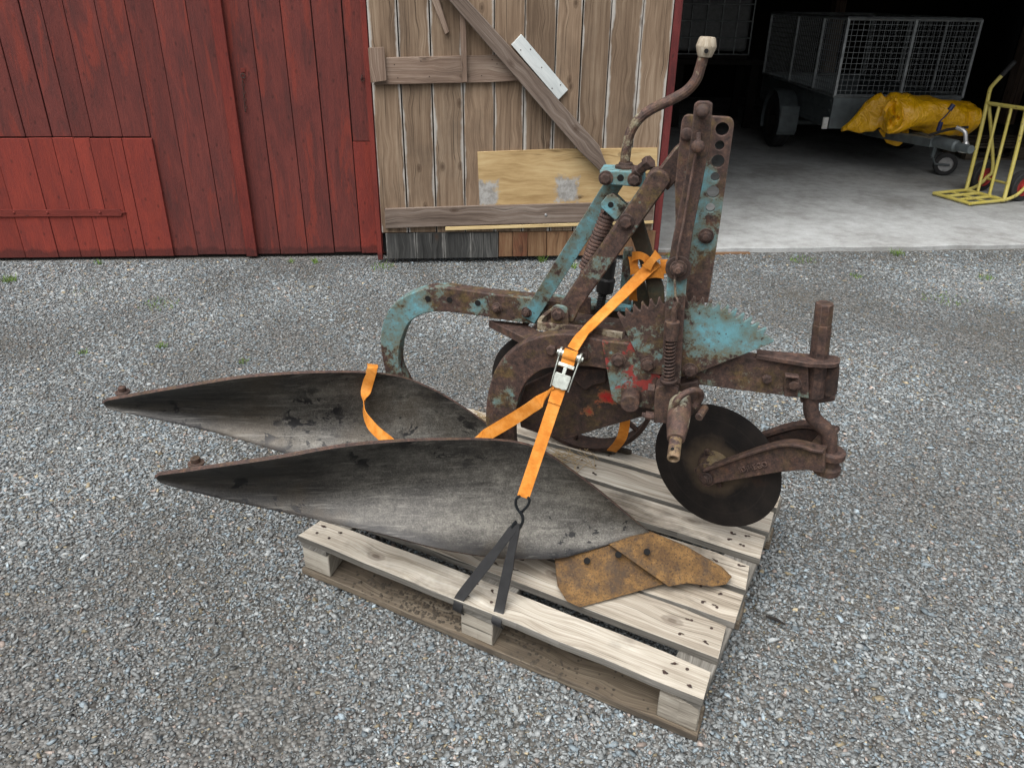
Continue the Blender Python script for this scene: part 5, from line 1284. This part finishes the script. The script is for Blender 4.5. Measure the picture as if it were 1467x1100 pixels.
# ------------------------------------------------------------------ things further in
ST = at_z((1400, 236), .03)
def bgpallet(o_, rz):
    t = thing('wooden_pallet', '', 'pallet', tuple(o_)); u_ = V((math.cos(rz), math.sin(rz), 0)); v_ = V((-math.sin(rz), math.cos(rz), 0))
    for k in range(5): MB().grain(u_).box(o_ + v_ * (.175 * k) + Zv * .122, u_ * 1.2, v_ * .1, Zv * .022).build('deck_board', M['pallet_low'], t, .003)
    for k in range(3):
        MB().grain(v_).box(o_ + u_ * (.55 * k) + Zv * .1005, u_ * .1, v_ * .8, Zv * .021).build('cross_board', M['pallet_low'], t)
        MB().grain(u_).box(o_ + v_ * (.35 * k), u_ * 1.2, v_ * .1, Zv * .0215).build('bottom_board', M['pallet_low'], t)
        for j in range(3): MB().grain(u_).box(o_ + u_ * (.55 * k) + v_ * (.35 * j) + Zv * .022, u_ * .1, v_ * .1, Zv * .078).build('block', M['pallet_low'], t)
    return t
labs = ['bottom pallet of the dark stack behind the yellow hand truck', 'second pallet from the floor in the stack behind the yellow hand truck', 'second pallet from the top in the stack behind the yellow hand truck', 'topmost pallet of the dark stack behind the yellow hand truck']
p0 = bgpallet(V((ST.x, ST.y + .25, .03)), .05)
for k in range(4):
    if k == 0: t = p0
    else:
        t = p0.copy(); COL.objects.link(t); t.location = p0.location + V((random.uniform(-.03, .03), random.uniform(-.03, .03), .146 * k)); t.rotation_euler = (0, 0, random.uniform(-.03, .03))
        for ch in list(p0.children):
            c = ch.copy(); COL.objects.link(c); c.parent = t
    t['label'] = labs[k]; t['group'] = 'pallets stacked in the barn'
# caged tank on a workbench at the back
WB = thing('workbench', 'long dark workbench at the back of the barn under the caged tank', 'workbench', (3.2, 10.6, .03))
bz = py_((1030, 86), 10.4).z
bx0, bx1 = py_((960, 80), 10.4).x, py_((1098, 80), 10.4).x
MB().grain(Xv).box(V((bx0 - 1, 10.4, bz - .06)), Xv * (bx1 - bx0 + 1), Yv * .9, Zv * .06).build('bench_top', M['dark'], WB, .004)
for x_ in (bx0 - .9, bx0 + .1, bx1 - .15):
    for y_ in (10.45, 11.15): MB().grain(Zv).box(V((x_, y_, .03)), Xv * .1, Yv * .1, Zv * (bz - .091)).build('leg', M['dark'], WB)
TK = thing('caged_tank', 'dim plastic tank in a wire cage standing on the dark workbench', 'tank', (bx0 + .5, 10.8, bz))
tx0, tx1 = py_((925, 40), 10.45).x, py_((1078, 40), 10.45).x
MB().box(V((tx0 + .02, 10.5, bz + .09)), Xv * (tx1 - tx0 - .04), Yv * .7, Zv * .9).build('tank_body', M['plastic'], TK, .04, seg=3)
m = MB()
for i in range(8): x_ = tx0 + (tx1 - tx0) * i / 7; m.tube([V((x_, 10.47, bz + .06)), V((x_, 10.47, bz + 1.0))], .009, 6)
for i in range(6): z_ = bz + .06 + .94 * i / 5; m.tube([V((tx0, 10.46, z_)), V((tx1, 10.46, z_))], .009, 6); m.tube([V((tx1, 10.46, z_)), V((tx1, 11.2, z_))], .009, 6)
m.build('wire_cage', M['galv'], TK)
m = MB().box(V((tx0, 10.48, bz + .002)), Xv * (tx1 - tx0), Yv * .72, Zv * .055); m.build('tank_base', M['dark'], TK, .005)

# ------------------------------------------------------------------ small plants and litter
def tuft(p, r_, hgt, n, lab):
    c = at_z(p, .0); m = MB()
    for i in range(n):
        a_ = random.random() * 6.28; rr = r_ * random.random() ** .6 * .8; b = c + V((math.cos(a_) * rr, math.sin(a_) * rr, -.004)); h_ = hgt * random.uniform(.5, 1.1)
        l = V((random.gauss(0, .35), random.gauss(0, .35), 1)).normalized(); a2 = random.random() * 6.28; wv = V((math.cos(a2), math.sin(a2), 0)) * random.uniform(.0012, .0026)
        t1 = b + l * h_ * .55; t2 = b + l * h_ + V((l.x, l.y, -.25)) * h_ * .35
        k = len(m.v); m.v += [b - wv, b + wv, t1 + wv * .8, t1 - wv * .8, t2]
        m.face([k, k + 1, k + 2, k + 3]); m.face([k + 3, k + 2, k + 4])
    o = m.build('grass_tuft', M['grass'], None, 0, 0); tag(o, lab, 'grass', 'grass tufts in the gravel')
tf = [((14, 402), .05, .05, 60, 'low green grass tuft near the left picture edge below the red hatch'), ((143, 377), .04, .03, 35, 'tiny grass tuft at the foot of the red hatch'), ((228, 436), .13, .022, 90, 'wide flat patch of thin grass in the open gravel left of the blue beam'), ((232, 496), .035, .03, 40, 'small round grass tuft in the gravel above the rear mouldboard'), ((120, 505), .03, .024, 26, 'small grass tuft above the tip of the rear mouldboard'), ((350, 518), .03, .024, 26, 'small grass tuft just behind the rear mouldboard edge'), ((417, 375), .03, .035, 24, 'grass tuft at the foot of the wall right of the batten'), ((452, 376), .025, .05, 26, 'upright grass tuft at the wall between batten and plank door'), ((548, 382), .10, .03, 60, 'grass patch at the left corner of the plank door'), ((777, 374), .035, .07, 36, 'taller weed under the brown lower planks of the door'), ((823, 383), .03, .06, 24, 'thin weed seen beside the coil spring'), ((962, 367), .05, .05, 40, 'grass tuft at the right corner of the plank door'), ((1150, 372), .12, .03, 70, 'wide low grass patch before the concrete floor edge'), ((1285, 364), .06, .05, 55, 'bright grass tuft at the edge of the concrete floor'), ((1412, 398), .07, .035, 50, 'green tuft in the gravel near the right picture edge'), ((1352, 428), .16, .022, 70, 'sparse grass patch in the gravel on the right'), ((1225, 396), .05, .025, 30, 'small tuft on the dark earth strip before the barn bay'), ((118, 416), .10, .012, 30, 'thin dry grass patch in the gravel below the strap hinge')]
for t_ in tf: tuft(*t_)
def straws(p, z_, n, r_, lab):
    c = at_z(p, z_); m = MB()
    for i in range(n):
        a_ = random.random() * 3.14; b = c + V((random.gauss(0, r_), random.gauss(0, r_ * .5), random.random() * .02)); d_ = V((math.cos(a_), math.sin(a_), random.gauss(0, .35))) * random.uniform(.02, .06)
        m.tube([b - d_, b + V((0, 0, .006)), b + d_], .0009, 4, cap=False)
    o = m.build('straw_wisp', M['straw'], None); tag(o, lab, 'straw', 'wisps of straw')
straws((683, 605), .16, 46, .03, 'wisp of dry straw between the rear mouldboard and the brown beam')
straws((812, 660), .155, 40, .05, 'wisp of straw on the rear pallet boards behind the front mouldboard')
c0, c1 = at_z((1097, 882), .008), at_z((1125, 894), .008)
o = MB().tube([c0, c0.lerp(c1, .5) + Zv * .003, c1], [.003, .005, .002], 7).build('twig', M['dark'], None); tag(o, 'short dark twig lying on the gravel right of the pallet', 'twig')
